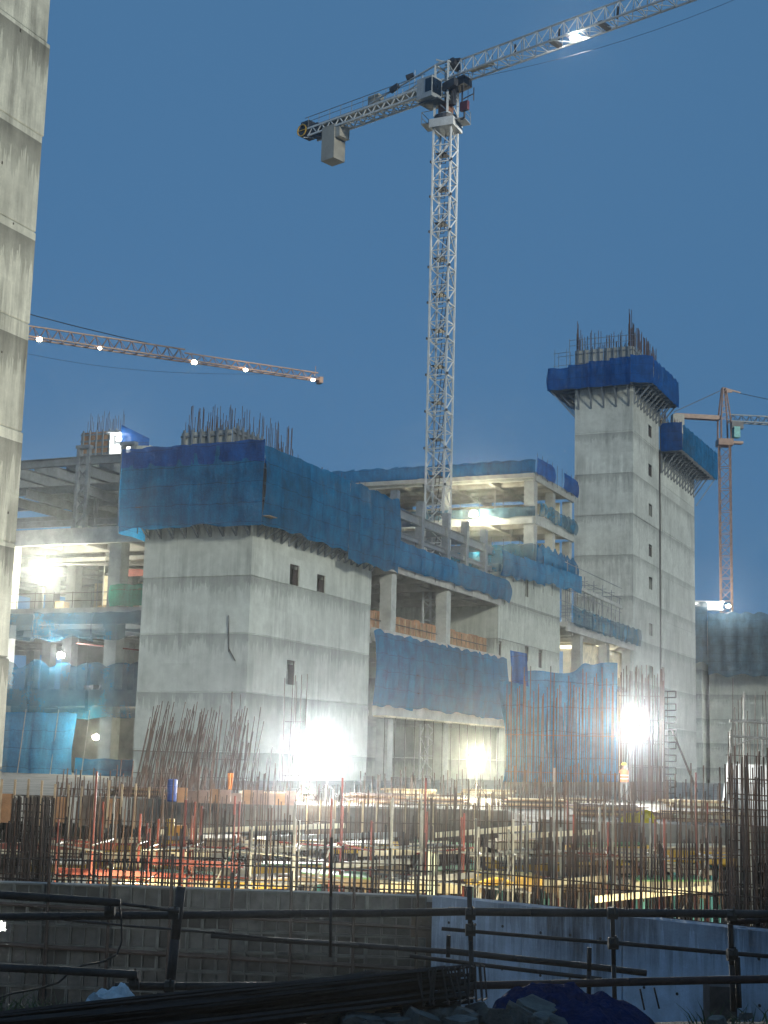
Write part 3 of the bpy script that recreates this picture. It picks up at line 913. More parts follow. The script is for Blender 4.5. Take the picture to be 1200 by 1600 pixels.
def middle_frame():
    t = thing('frame_building', 'open frame building between the two concrete cores', 'building', (-10, 35, -5))
    x0, y0, y1 = -26.0, 19.9, 49.95
    for z in (6, 12, 18):
        MB().box(x0, 0, y0, y1, z - 0.35, z).build('slab', SLAB, t)
        MB().box(0.003, 0.3, y0, y1, z - 0.95, z + 0.1).build('edge_beam', SLAB, t)
        for k in range(5):
            y = y0 + 4.4 + k * 6.2
            MB().box(x0, 0, y - 0.25, y + 0.25, z - 1.05, z - 0.353).build('floor_beam', SLAB, t)
        for k in range(5):
            x = -2.0 - 4.6 * k
            MB().box(x - 0.2, x + 0.2, y0, y1, z - 0.8, z - 0.356).build('floor_beam', SLAB, t)
    for z0, z1 in ((-5, 4.96), (6.003, 10.95), (12.003, 16.95)):
        for y in (24.3, 36.7, 49.0):
            for x in (-0.55, -8.6, -17.0):
                if y > 45 and x > -14.5:
                    continue
                column(t, x, y, z0, z1, 1.05)
    # upper storey of slim columns with edge beams
    for y in (25.0, 30.6, 36.8, 41.6, 46.8):
        column(t, -0.45, y, 18.003, 24.2, 0.62, STEEL, 'steel_column')
        column(t, -9.0, y, 18.003, 24.2, 0.55, STEEL, 'steel_column')
        ibeam(t, (-0.4, y, 22.35), (-22, y, 22.35), 0.6, 0.35)
    ibeam(t, (-0.45, 22, 22.4), (-0.45, 49.5, 22.4), 0.75, 0.4)
    ibeam(t, (-0.45, 22, 20.6), (-0.45, 49.5, 20.6), 0.4, 0.3)
    ibeam(t, (-9.0, 22, 22.4), (-9.0, 49.5, 22.4), 0.75, 0.4)
    ibeam(t, (-9.0, 22, 20.4), (-9.0, 49.5, 20.4), 0.5, 0.3)
    for k in range(3):
        MB().box(-20, -2, 23.5 + k * 9, 24.0 + k * 9, 12.0, 12.02).build('plank', TIMB, t)
    MB().box(-20, -19.7, 20.5, 49, 0.0, 5.0).build('inner_wall', SLAB, t)
    MB().box(-20, -19.7, 20.5, 49, 12.0, 17.0).build('inner_wall', SLAB, t)
    # side shutters of the next pour
    s = thing('edge_shutter', 'strip of orange brown plywood shutters along the floor edge above the blue net', 'formwork', (-0.8, 35, 12))
    for k in range(24):
        y = 20.1 + k * 1.23
        MB().box(-1.1, -1.03, y, y + 1.17, 12.0, 13.75 + R.uniform(-0.1, 0.1)).build('plywood_panel', PLYB, s)
        MB().bar((-0.98, y + 0.3, 12.0), (-0.98, y + 0.3, 13.6), 0.09).build('stud', TIMB, s)
    rod('waler', TUBED, s, (-0.9, 20.2, 13.0), (-0.9, 49.4, 13.0), 1.6)
    n = thing('safety_net', 'broad blue net closing the storey right of the large core', 'safety net', (0.5, 35, 6))
    net(n, [((0.55, 19.3), (0.6, 51.0), 5.9, 11.9, (1, 0))], NETB, panel=8, bulge=0.3, low_sag=0.3, top_sag=0.35)
    n = thing('safety_net', 'blue net band along the upper floor edge between the cores', 'safety net', (0.6, 38, 17.6))
    net(n, [((0.6, 21.6), (0.6, 51.5), 17.55, 19.7, (1, 0))], NETB, panel=7, bulge=0.3, low_sag=0.35)
    for k in range(7):
        y = 23 + k * 4.6
        rod('standard', TUBED, n, (0.45, y, 17.2), (0.45, y, 20.1))
    n = thing('safety_net', 'blue sheets hanging inside the upper steel storey beside the mast', 'safety net', (-9, 35, 18))
    net(n, [((-9.6, 23.0), (-9.6, 33.0), 18.3, 25.8, (1, 0))], NETT, panel=5)
    net(n, [((-5.6, 42.5), (-0.9, 42.5), 18.1, 20.6, (0, -1))], NETT, panel=5)
    # slab edge in front of the blue net, with a timber ledge
    l = thing('ledge', 'cluttered timber ledge under the broad blue net', 'ledge', (0.9, 35, 5.4))
    for k in range(15):
        y = 20 + k * 2.05
        MB().box(0.35, 1.5, y, y + 1.95, 5.0 + R.uniform(-0.03, 0.03), 5.12).build('plank', PLYC, l)
        rod('prop', TUBED, l, (1.2, y + 0.4, -1), (1.2, y + 0.4, 5.0), 1.2)
middle_frame()

def roof_building():
    t = thing('frame_building', 'lamp lit frame building behind the white crane mast, with a flat roof', 'building', (-15, 83, 12))
    xr, yl, yr = -4.7, 74.7, 90.2
    x0 = -34.0
    for i, (zb, zt) in enumerate(((34.5, 35.4), (29.4, 30.5), (24.3, 25.5))):
        MB().box(x0, xr, yl, yr, zt - 0.4, zt).build('slab', SLAB, t)
        MB().box(x0, xr, yl - 0.3, yl - 0.003, zb, zt + 0.1).build('edge_beam', COLM, t)
        MB().box(xr + 0.003, xr + 0.3, yl, yr, zb, zt + 0.1).build('edge_beam', COLM, t)
        for k in range(4):
            x = xr - 5.5 - k * 5.6
            MB().box(x - 0.25, x + 0.25, yl, yr, zb - 0.1, zt - 0.403).build('floor_beam', SLAB, t)
        for k in range(3):
            y = yl + 3.6 + k * 4.6
            MB().box(x0, xr, y - 0.25, y + 0.25, zb + 0.05, zt - 0.406).build('floor_beam', SLAB, t)
    MB().box(x0, xr, yl, yr, 18, 18.35).build('slab', SLAB, t)
    for z0, z1 in ((18.35, 24.3), (25.6, 29.4), (30.6, 34.5)):
        for x in (xr - 0.5, xr - 11.2, xr - 22):
            for y in (yl + 0.5, yr - 0.5):
                column(t, x, y, z0, z1, 1.25 if y < yl + 1 and x > -6 else 1.0)
        column(t, xr - 0.5, yl + 8, z0, z1, 1.0)
        MB().box(x0, xr - 1.2, yr - 1.6, yr - 1.3, z0, z1 - 0.2).build('inner_wall', PLYC, t)
    for k in range(20):
        x = R.uniform(x0 + 8, xr - 1)
        y = R.uniform(yl + 0.8, yr - 3)
        z = (25.55, 30.55)[k % 2]
        rod('prop', TUBEG, t, (x, y, z), (x, y, z + 3.8), 1.8)
    n = thing('safety_net', 'blue parapet net on the flat roof behind the crane mast', 'safety net', (-15, 75, 35.4))
    net(n, [((x0, yl - 0.5), (xr + 0.4, yl - 0.5), 35.3, 37.0, (0, -1))], NETB, panel=6, low_sag=0.25, top_sag=0.3)
    net(n, [((xr + 0.5, yl - 0.5), (xr + 0.5, yl + 6.5), 35.3, 37.3, (1, 0))], NETD, panel=4, low_sag=0.2)
    net(n, [((xr + 0.5, yl + 10), (xr + 0.5, yr + 1), 35.4, 37.4, (1, 0))], NETD, panel=5, low_sag=0.2)
    for k in range(9):
        rod('standard', TUBED, n, (xr + 0.45, yl + k * 1.95, 35), (xr + 0.45, yl + k * 1.95, 37.8))
    MB().bar((x0, yl - 0.6, 35.05), (xr + 0.3, yl - 0.6, 35.05), 0.3, 0.5).build('white_coping', COLM, n)
    n = thing('safety_net', 'crumpled blue nets on the middle floor edge near the tall tower', 'safety net', (xr, 82, 30))
    net(n, [((xr + 0.5, yl + 0.6), (xr + 0.5, yr), 30.4, 32.2, (1, 0))], NETT, panel=5, low_sag=0.4, bulge=0.5, top_sag=0.6)
    net(n, [((xr - 18, yl - 0.45), (xr + 0.4, yl - 0.45), 30.2, 31.4, (0, -1))], NETF, panel=5, low_sag=0.3)
    n = thing('safety_net', 'rumpled dark blue net on the lowest lit floor near the tall tower', 'safety net', (xr, 82, 25))
    net(n, [((xr - 12, yl - 0.45), (xr + 0.5, yl - 0.45), 24.6, 27.0, (0, -1))], NETT, panel=5, low_sag=0.3, top_sag=0.5)
    net(n, [((xr + 0.55, yl - 0.4), (xr + 0.5, yr), 24.4, 27.2, (1, 0))], NETB, panel=5, low_sag=0.4, bulge=0.5, top_sag=0.8)
roof_building()

def right_floor():
    t = thing('frame_building', 'low unfinished floor in front of the tall tower with a cream wall below', 'building', (-8, 88, -5))
    MB().box(-16, 0, 72.5, 102.2, 17.1, 17.6).build('slab', SLAB, t)
    MB().box(0.003, 0.3, 72.5, 102.2, 16.6, 17.7).build('edge_beam', SLAB, t)
    MB().box(-16, 0, 72.5, 102.2, 11.2, 11.6).build('slab', SLAB, t)
    for y in (79.0, 90.5, 101.4):
        column(t, -0.6, y, 11.6, 17.1, 1.1)
        column(t, -0.6, y, -5, 11.2, 1.1)
        column(t, -8.6, y, 11.6, 17.1, 1.0)
    for k in range(6):
        y = 75 + k * 4.6
        MB().box(-16, -0.003, y, y + 0.45, 16.3, 17.097).build('floor_beam', SLAB, t)
    MB().box(-1.7, -1.4, 82.0, 102.0, 5.5, 16.3).build('inner_wall', PLYC, t)
    MB().box(-9.6, -9.3, 72.6, 82.0, 11.6, 17.0).build('inner_wall', PLYC, t)
    n = thing('safety_net', 'blue net on the floor edge in front of the tall tower', 'safety net', (0.5, 90, 17.5))
    net(n, [((0.55, 73.6), (0.6, 104.2), 17.35, 19.5, (1, 0))], NETT, panel=7, low_sag=0.3, top_sag=0.3)
    s = thing('scaffold', 'grey tube scaffold standing on the floor in front of the tall tower', 'scaffold', (-4, 92, 17.6))
    ys = [76, 79.5, 83, 87, 91, 95, 99]
    for i, y in enumerate(ys):
        top = 25.5 - i * 0.35 + R.uniform(-0.8, 0.8)
        for x in (-0.9, -4.5):
            rod('standard', TUBEB, s, (x, y, 17.6), (x, y, top), 1.6)
    for z in (19.6, 21.6, 23.4, 24.8):
        for x in (-0.9, -4.5):
            rod('ledger', TUBEB, s, (x, 75, z), (x, 100, z - 0.2), 1.3)
    for y in ys:
        for z in (19.8, 23.5):
            rod('transom', TUBEB, s, (-0.5, y + 0.1, z), (-5, y + 0.1, z), 1.2)
    for k in range(6):
        rod('brace', TUBEB, s, (-0.85, 76 + k * 3.7, 17.8), (-0.85, 79.5 + k * 3.7, 23), 1.0)
    MB().bar((-0.6, 74, 22.4), (-0.6, 99, 22.0), 0.25, 0.45).build('edge_plank', COLM, s)
    b = thing('starter_bars', 'wispy starter bars beside the scaffold in front of the tall tower', 'rebar', (-3, 96, 17.6))
    rebar_field(b, line_pts((-1.6, 84), (-1.6, 101), 26, 0.3), 17.6, 5.5, BARD, 0.05, hvar=0.6)
right_floor()

def far_right():
    """netted building beyond the twin towers"""
    t = thing('netted_building', 'far building under grey blue netting at the right edge', 'building', (12, 165, -5))
    yb = 172.0
    p = to_site(pt(1082, 1100, 250)); q = to_site(pt(1230, 1100, 250))
    x0, x1 = p.x, q.x + 6
    y0 = (p.y + q.y) / 2 - 8
    x0 -= 14
    core_w = MB()
    for i, (za, zb) in enumerate(((-5, 3), (3, 8), (8, 13), (13, 19.5))):
        o = 0.05 * (i % 2)
        lift_mesh(x0 - o, x1 - 18 + o, y0 - o, y0 + 30, za, zb, (), CON2).build('wall_lift', CON2, t)
    for i, (za, zb) in enumerate(((-5, 5), (5, 13), (13, 17.5))):
        lift_mesh(x1 - 17.2, x1 + 2, y0 + 2.2, y0 + 30, za, zb, (), CON2).build('wall_lift', CON2, t)
    n = thing('safety_net', 'sagging grey blue net over the far building at the right edge', 'safety net', (x0, y0, 19))
    net(n, [((x0 - 1, y0 - 1.4), (x1 - 16.6, y0 - 1.4), 18.8, 29.0, (0, -1))], NETF, panel=9, low_sag=1.0, top_sag=1.2, bulge=0.6)
    net(n, [((x1 - 16.6, y0 - 1.4), (x1 + 3, y0 - 0.6), 16.8, 27.2, (0, -1))], NETF, panel=9, low_sag=0.8, top_sag=0.8, bulge=0.5)
    m = MB()
    m.box(x0, x1, y0, y0 + 28, 19.5, 26.0)
    m.build('shutter_block', SLAB, t)
    w = pt(1108, 946, 246)
    k = thing('site_cabin', 'small white lit cabin on top of the far netted building', 'cabin', (w.x, w.y, w.z - 0.8), on_site=False)
    MB().box(w.x - 2.6, w.x + 2.4, w.y, w.y + 2, w.z - 0.7, w.z + 0.6).build('cabin_wall', WHITE, k)
    MB().box(w.x - 2.8, w.x + 2.6, w.y - 0.2, w.y + 2.2, w.z + 0.603, w.z + 0.75).build('roof', WHITE, k)
    for i in range(4):
        MB().box(w.x - 2.3 + i * 1.2, w.x - 1.5 + i * 1.2, w.y - 0.05, w.y - 0.003, w.z - 0.25, w.z + 0.35).build('window', glow_win, k)
glow_win = glow('lit_window', (1.0, 0.95, 0.85), 2.2)
far_right()

def far_left_core():
    """small core behind the left frame with a lit cabin"""
    t = thing('concrete_core', 'small far core with rusty starter bars above the roof steel at left', 'concrete core', (-22, 40, 18))
    c = to_site(pt(168, 690, 140))
    lift_mesh(c.x - 3.0, c.x + 1.6, c.y, c.y + 8, 15, c.z + 0.6, (), CON2).build('wall_lift', CON2, t)
    shutter_bank(t, (c.x - 3.0, c.y - 0.1), (c.x + 1.6, c.y - 0.1), c.z - 1.5, c.z + 1.0, (0, -1), PLYB, STEEL, pw=1.4)
    for (x, y) in line_pts((c.x - 2.8, c.y + 0.4), (c.x + 1.4, c.y + 0.4), 26, 0.15):
        rod('bar', BAR25, t, (x, y, c.z - 0.5), (x + R.uniform(-.1, .1), y, c.z + R.uniform(2.0, 3.3)))
    w = pt(188, 694, 132)
    k = thing('site_cabin', 'open white lit hut on the roof steel beside the big blue net', 'cabin', (w.x, w.y, w.z - 1.3), on_site=False)
    MB().box(w.x - 1.0, w.x + 1.0, w.y + 1.6, w.y + 1.7, w.z - 1.3, w.z + 1.0).build('back_wall', WHITE, k)
    for dx in (-1.0, 0.94):
        MB().box(w.x + dx, w.x + dx + 0.06, w.y, w.y + 1.6, w.z - 1.3, w.z + 1.0).build('side_post', WHITE, k)
    MB().box(w.x - 1.3, w.x + 1.3, w.y - 0.4, w.y + 1.9, w.z + 1.003, w.z + 1.15).build('roof', STEEL, k)
    n = thing('safety_net', 'dark blue net piece between the lit hut and the big blue net', 'safety net', (w.x + 1, w.y, w.z), on_site=False)
    MB().grid(lambda u, v: (w.x + 0.2 + 2.6 * u, w.y - 1.0 + 0.3 * noise.noise(V((u * 3, v * 2, 1))), w.z - 0.3 + 1.9 * v - 1.2 * u * v), 8, 6).build('net_panel', NETD, n, smooth=True)
far_left_core()

# ------------------------------------------------------------------ tower cranes
def mast_section(s, h, m, name='mast_section', w=0.20):
    b = MB()
    a = s / 2
    cs = [(-a, -a), (a, -a), (a, a), (-a, a)]
    for x, y in cs:
        b.bar((x, y, 0), (x, y, h), w)
    for i in range(4):
        p, q = cs[i], cs[(i + 1) % 4]
        b.bar((*p, 0.06), (*q, 0.06), 0.10)
        b.bar((*p, h * 0.5), (*q, h * 0.5), 0.08)
        b.bar((*p, 0.1), (*q, h * 0.5), 0.09)
        b.bar((*q, h * 0.5), (*p, h), 0.09)
    return b.mesh(name, m)

def rest_platform(s, h):
    b = MB()
    b.box(-s * 0.40, s * 0.15, -s * 0.36, s * 0.36, h * 0.30, h * 0.30 + 0.06)
    b.bar((-s * 0.1, -s * 0.25, 0.0), (-s * 0.05, s * 0.2, h), 0.06)
    b.bar((s * 0.12, -s * 0.25, 0.0), (s * 0.15, s * 0.2, h), 0.06)
    for k in range(8):
        f = k / 8
        b.bar((-s * 0.1, -s * 0.25 + s * 0.45 * f, h * f), (s * 0.13, -s * 0.25 + s * 0.45 * f, h * f), 0.04)
    for x in (-s * 0.62, s * 0.56):
        b.box(x, x + 0.14, -s * 0.62, -s * 0.5, 0, 0.22)
    return b.mesh('rest_platform', CDARK)

def truss_section(L, w, h, m, tri=True, d=0.11, name='jib_section'):
    """triangular lattice along +x, apex up"""
    b = MB()
    k = max(2, round(L / 1.7))
    if tri:
        b.bar((0, 0, h), (L, 0, h), d * 1.3)
    else:
        for s in (-1, 1):
            b.bar((0, s * w / 2, h), (L, s * w / 2, h), d)
    for s in (-1, 1):
        b.bar((0, s * w / 2, 0), (L, s * w / 2, 0), d * 1.35)
    for i in range(k):
        xa, xb, xm = L * i / k, L * (i + 1) / k, L * (i + 0.5) / k
        for s in (-1, 1):
            ty = 0 if tri else s * w / 2
            b.bar((xa, s * w / 2, 0), (xm, ty, h), d * 0.6)
            b.bar((xm, ty, h), (xb, s * w / 2, 0), d * 0.6)
        b.bar((xa, -w / 2, 0), (xa, w / 2, 0), d * 0.6)
        b.bar((xa, -w / 2, 0), (xb, w / 2, 0), d * 0.5)
    return b.mesh(name, m)

def white_crane():
    bx, by = 5.0, 135.0
    ang = math.radians(48.5)
    d = V((math.sin(ang), -math.cos(ang), 0))
    c = V((-math.cos(ang), -math.sin(ang), 0))       # across, to the camera's left
    yaw = math.atan2(d.y, d.x)
    O = V((bx, by, 0))
    P = lambda s, a, z: O + d * s + c * a + V((0, 0, z))
    t = thing('tower_crane', 'tall white flat-top tower crane with a hanging concrete counterweight', 'tower crane', (bx, by, -5), on_site=False)
    h = 67.1 / 19
    ms, rp = mast_section(1.82, h, WHITE, w=0.16), rest_platform(1.82, h)
    for i in range(19):
        s = inst('mast_section', ms, t, (bx, by, -5 + i * h), (0, 0, -TH))
        if i > 6:
            inst('rest_platform', rp, s, (bx, by, -5 + i * h))
    # collar, service platform, slewing unit
    m = MB()
    m.box(-1.25, 1.25, -1.25, 1.25, 62.15, 63.0)
    o = m.build('slewing_collar', WHITE, t, off=V((0, 0, -5))); o.location = (0, 0, 0); o.rotation_euler = (0, 0, -TH)
    m = MB().tube((0, 0, 63.0), (0, 0, 63.5), 1.15, 20)
    o = m.build('slewing_ring', CDARK, t, off=V((0, 0, -5)))
    m = MB()
    for sx in (-1, 1):
        m.box(sx * 1.25 if sx > 0 else -2.25, 2.25 if sx > 0 else -1.25, -0.9, 0.9, 62.75, 62.85)
        for yy in (-0.9, 0.9):
            m.bar((sx * 2.2, yy, 62.85), (sx * 2.2, yy, 64.0), 0.05)
        m.bar((sx * 2.2, -0.9, 64.0), (sx * 2.2, 0.9, 64.0), 0.05)
        m.bar((sx * 2.2, -0.9, 63.45), (sx * 2.2, 0.9, 63.45), 0.05)
        m.bar((sx * 1.3, -0.9, 64.0), (sx * 2.2, -0.9, 64.0), 0.05)
    o = m.build('service_platform', STEEL, t, off=V((0, 0, -5))); o.rotation_euler = (0, 0, -TH)
    # turret: lattice head with machinery inside
    m = MB()
    for sx in (-0.8, 0.8):
        for sy in (-0.8, 0.8):
            m.bar(P(sx, sy, 63.5), P(sx, sy, 68.9), 0.22)
    for z in (63.6, 65.3, 67.0, 68.85):
        for a, b in (((-.8, -.8), (.8, -.8)), ((.8, -.8), (.8, .8)), ((.8, .8), (-.8, .8)), ((-.8, .8), (-.8, -.8))):
            m.bar(P(*a, z), P(*b, z), 0.16)
    for z in (63.7, 65.4, 67.1):
        m.bar(P(0.8, 0.8, z), P(-0.8, 0.8, z + 1.6), 0.1)
        m.bar(P(0.8, -0.8, z), P(0.8, 0.8, z + 1.6), 0.1)
    m.build('turret', WHITE, t)
    m = MB()
    m.bar(P(-0.5, 0.1, 64.1), P(0.6, 0.1, 64.1), 1.0, 1.1)
    m.build('slewing_motor', plain('rusty_drive', (0.22, 0.11, 0.07), 0.7), t)
    m = MB()
    m.bar(P(0.2, -0.3, 66.5), P(2.4, -0.3, 66.7), 1.3, 0.9)
    m.bar(P(0.3, 0.7, 66.2), P(1.9, 0.9, 66.3), 0.6, 0.8)
    m.bar(P(0.2, 0.2, 65.4), P(1.2, 0.2, 65.4), 0.5, 1.9)
    for s in (1.2, 2.6):
        m.bar(P(s, -1.0, 66.2), P(s, -1.0, 64.9), 0.10)
        m.bar(P(s, 0.6, 66.2), P(s, 0.6, 65.2), 0.08)
    m.bar(P(1.2, -1.0, 65.4), P(2.6, -1.0, 65.6), 0.08)
    m.tube(P(0.9, -0.6, 68.6), P(0.9, 0.5, 68.9), 0.45, 10)
    m.bar(P(0.2, 0, 69.3), P(1.7, 0, 69.0), 0.3, 0.3)
    m.build('hoist_machinery', CDARK, t)
    # cab on the camera side
    cc = P(-0.75, 1.75, 65.9)
    cab = MB().bar(cc - d * 0.95, cc + d * 0.95, 1.5, 2.1).build('cab', WHITE, t)
    MB().bar(cc + d * 0.96 + V((0, 0, 0.1)), cc + d * 1.0 + V((0, 0, 0.1)), 1.3, 1.5).build('window', GLASS, cab)
    MB().bar(cc + c * 0.76 + d * 0.15 + V((0, 0, 0.15)), cc + c * 0.76 + d * 0.9 + V((0, 0, 0.15)), 0.05, 1.35).build('window', GLASS, cab)
    MB().bar(P(-1.9, 1.0, 64.75), P(0.5, 1.0, 64.75), 1.9, 0.12).build('cab_floor', STEEL, cab)
    # jib
    L = 6.0
    js = truss_section(L, 1.7, 1.95, WHITE)
    for i in range(8):
        q = P(1.0 + i * L, 0, 67.05)
        inst('jib_section', js, t, q, (0, 0, yaw))
    for s in (8, 13, 19.3):
        MB().bar(P(s, -0.3, 67.6), P(s + 0.5, 0.3, 68.3), 0.18, 0.35).build('rope_guide', CDARK, t)
    MB().bar(P(3.2, 0.4, 67.2), P(6.0, 0.4, 67.2), 0.7, 0.1).build('walkway', BALL, t)
    for s in (12.6, 17.9):
        MB().bar(P(s, 0, 67.15), P(s + 0.5, 0, 67.15), 1.5, 0.3).build('jib_joint', CDARK, t)
    m = MB()
    for i in range(9):
        s = 2.2 + i * 3.4
        m.bar(P(s, 0, 67.1), P(s, 0, 69.0), 0.06)
    m.build('hanger', STEEL, t)
    # counter jib
    for sgn in (-1, 1):
        m = MB().bar(P(0.2, sgn * 0.75, 67.1), P(-18.2, sgn * 0.75, 67.1), 0.2, 0.2).bar(P(0.2, sgn * 0.75, 66.3), P(-18.2, sgn * 0.75, 66.3), 0.17, 0.17)
        for i in range(14):
            s0 = -0.2 - i * 1.28
            m.bar(P(s0, sgn * 0.75, 66.3), P(s0 - 0.64, sgn * 0.75, 67.1), 0.1).bar(P(s0 - 0.64, sgn * 0.75, 67.1), P(s0 - 1.28, sgn * 0.75, 66.3), 0.1)
        m.build('counter_jib_truss', WHITE_LIT, t)
    m = MB()
    for i in range(12):
        s = -0.8 - i * 1.5
        m.bar(P(s, -0.75, 66.3), P(s, 0.75, 66.3), 0.12)
        m.bar(P(s, -0.75, 66.3), P(s - 1.5, 0.75, 66.3), 0.08)
    m.build('counter_jib_lattice', WHITE_LIT, t)
    m = MB()
    m.bar(P(-1.0, 0, 67.2), P(-18.0, 0, 67.2), 1.3, 0.05)
    m.build('walkway', BALL, t)
    for sgn in (-1, 1):
        m = MB()
        for i in range(11):
            s = -2.5 - i * 1.55
            m.bar(P(s, sgn * 0.9, 67.2), P(s, sgn * 0.9, 68.3), 0.05)
        m.bar(P(-2.0, sgn * 0.9, 68.3), P(-18.5, sgn * 0.9, 68.3), 0.05)
        m.bar(P(-2.0, sgn * 0.9, 67.8), P(-18.5, sgn * 0.9, 67.8), 0.04)
        m.build('handrail', GALV, t)
    MB().bar(P(-8.4, 0.2, 67.8), P(-9.8, 0.2, 67.8), 0.9, 0.95).build('control_box', BALL, t)
    m = MB()
    for sgn in (-1, 1):
        m.bar(P(-0.2, sgn * 0.55, 69.2), P(-9.5, sgn * 0.7, 67.4), 0.14)
        m.bar(P(-0.2, sgn * 0.5, 69.2), P(1.0, sgn * 0.1, 69.0), 0.12)
        m.bar(P(-0.8, sgn * 0.7, 69.5), P(-0.2, sgn * 0.5, 69.2), 0.14)
        m.bar(P(-3.6, sgn * 0.6, 67.2), P(-3.6, sgn * 0.6, 69.3), 0.07)
        m.bar(P(-6.2, sgn * 0.6, 67.2), P(-6.2, sgn * 0.6, 68.5), 0.07)
    m.build('tie_bar', WHITE, t)
    m = MB()
    m.tube(P(-4.0, 0.3, 69.0), P(-4.7, 0.6, 68.8), 0.3, 8)
    m.bar(P(-5.6, 0.8, 68.2), P(-6.6, 0.8, 67.9), 0.35, 0.5)
    m.build('pulley', CDARK, t)
    w = MB()
    w.bar(P(-14.2, 0, 64.7), P(-16.0, 0, 64.7), 1.7, 3.7)
    cw = w.build('counterweight', BALL, t)
    MB().bar(P(-13.55, 0, 65.8), P(-14.19, 0, 65.8), 1.5, 1.4).build('ballast_slab', BALL, cw)
    m = MB()
    m.bar(P(-16.8, 0.0, 67.0), P(-19.4, 0, 67.0), 1.5, 0.9)
    m.bar(P(-18.0, 0.3, 67.7), P(-19.2, 0.3, 67.7), 1.0, 0.7)
    m.bar(P(-16.5, 0.2, 66.1), P(-17.6, 0.2, 66.3), 0.9, 0.5)
    wi = m.build('winch', CDARK, t)
    m = MB()
    q = P(-19.0, 0.85, 67.1)
    for k in range(20):
        a0, a1 = 2 * math.pi * k / 20, 2 * math.pi * (k + 1) / 20
        f = lambda a: q + d * (0.62 * math.cos(a)) + V((0, 0, 0.62 * math.sin(a)))
        m.bar(f(a0), f(a1), 0.10, 0.10)
    m.bar(q - d * 0.55, q + d * 0.55, 0.08)
    m.build('drum_ring', YELL, wi)
    m = MB().tube(q - c * 0.6, q - c * 0.05, 0.55, 16)
    m.build('drum', CDARK, wi)
    # hook block close to the mast
    hb = P(2.45, 0.2, 63.9)
    m = MB()
    m.bar(hb - d * 0.45, hb + d * 0.45, 0.35, 0.9)
    hk = m.build('hook_block', plain('hook_red', (0.10, 0.03, 0.04), 0.5), t)
    m = MB().path([hb + V((0, 0, -0.5)), hb + V((0, 0, -1.1)), hb + d * -0.25 + V((0, 0, -1.3)), hb + d * -0.5 + V((0, 0, -1.15))], 0.09, 6)
    m.build('hook', CDARK, hk)
    m = MB()
    for sgn in (-0.4, 0.4):
        m.tube(hb + d * sgn + V((0, 0, 0.5)), hb + d * sgn + V((0, 0, 3.2)), 0.025, 4)
    pts = [P(2.2 + 43 * i / 14, 0.2, 66.6 - 1.7 * math.sin(math.pi * i / 14)) for i in range(15)]
    m.path(pts, 0.02, 4)
    m.build('hoist_rope', CABLE, t)
    # working lamp under the jib: a strong searchlight looking back at the towers
    lp = P(15.5, 0.7, 66.6)
    lamp(lp, 30000, 'bright working lamp under the jib of the white tower crane', size=0.42, style='hang', soft=0.4, beam=1800,
         spot=(site(-4, 85, 22), 118))
    lp2 = P(15.8, 0.2, 66.7)
    return t
white_crane()

def orange_left_crane():
    ang = math.radians(64)
    d = V((math.sin(ang), math.cos(ang), 0))
    tip = pt(497, 592, 190)
    yaw = math.atan2(d.y, d.x)
    zb = tip.z - 0.2
    L = 62.0
    root = tip - d * L
    t = thing('tower_crane', 'orange tower crane whose lamp strung jib crosses behind the left tower', 'tower crane', (root.x, root.y, -5), on_site=False)
    P = lambda s, z: V((root.x, root.y, 0)) + d * s + V((0, 0, z))
    n = 10
    js = truss_section(L / n, 1.3, 1.45, ORANGE, d=0.13)
    je = truss_section(L / n, 1.0, 1.0, ORANGE, d=0.12)
    for i in range(n):
        inst('jib_section', js if i < 7 else je, t, P(i * L / n, zb), (0, 0, yaw))
    m = MB().bar(P(L, zb), P(L + 0.5, zb), 1.2, 0.8).bar(P(L - 0.4, zb + 0.8), P(L - 0.4, zb + 1.9), 0.08)
    m.build('jib_end', ORANGE, t)
    h = (zb + 5) / 16
    ms = mast_section(1.9, h, ORANGE)
    for i in range(16):
        inst('mast_section', ms, t, (root.x, root.y, -5 + i * h), (0, 0, yaw))
    m = MB()
    for s in (-0.8, 0.8):
        m.bar(P(s, zb), P(0, zb + 7.2), 0.25)
    m.build('tower_head', ORANGE, t)
    m = MB().bar(P(0, zb + 0.1), P(-14, zb + 0.1), 1.4, 0.5)
    m.build('counter_jib', ORANGE, t)
    MB().bar(P(-11, zb - 1.2), P(-13.5, zb - 1.2), 1.4, 2.6).build('counterweight', BALL, t)
    m = MB()
    pts = [P(39 * i / 8, zb + 7.2 - (7.2 - 1.5) * (i / 8) - 0.9 * math.sin(math.pi * i / 8)) for i in range(9)]
    m.path(pts, 0.06, 5)
    m.bar(P(0, zb + 7.2), P(-12, zb + 0.4), 0.1)
    m.build('tie_bar', CABLE, t)
    m = MB()
    pts = [P(8 + 46 * i / 12, zb - 0.3 - 2.0 * math.sin(math.pi * i / 12)) for i in range(13)]
    m.path(pts, 0.02, 4)
    m.build('hoist_rope', CABLE, t)
    names = ('nearest the left tower', 'second from the left tower', 'third from the left tower', 'fourth from the left tower', 'at the jib tip')
    for k, (px, pw, sz) in enumerate(((60, 0, 0.42), (155, 0, 0.26), (300, 0, 0.42), (381, 60, 0.30), (487, 60, 0.28))):
        # find the jib station seen at this column
        best = min((abs(600 + F * ((P(s, zb) - CAMP).dot(rt)) / ((P(s, zb) - CAMP).dot(fw)) - px), s) for s in [i * 0.25 for i in range(0, 249)])[1]
        q = P(best, zb - 0.25) + V((0.3, -0.6, 0))
        lamp(q, pw, 'jib lamp on the orange crane at left, ' + names[k], color=(1, 0.82, 0.55), size=sz, style='hang', soft=0.3, group='lamps along the orange jib', mat=LENSW)
orange_left_crane()

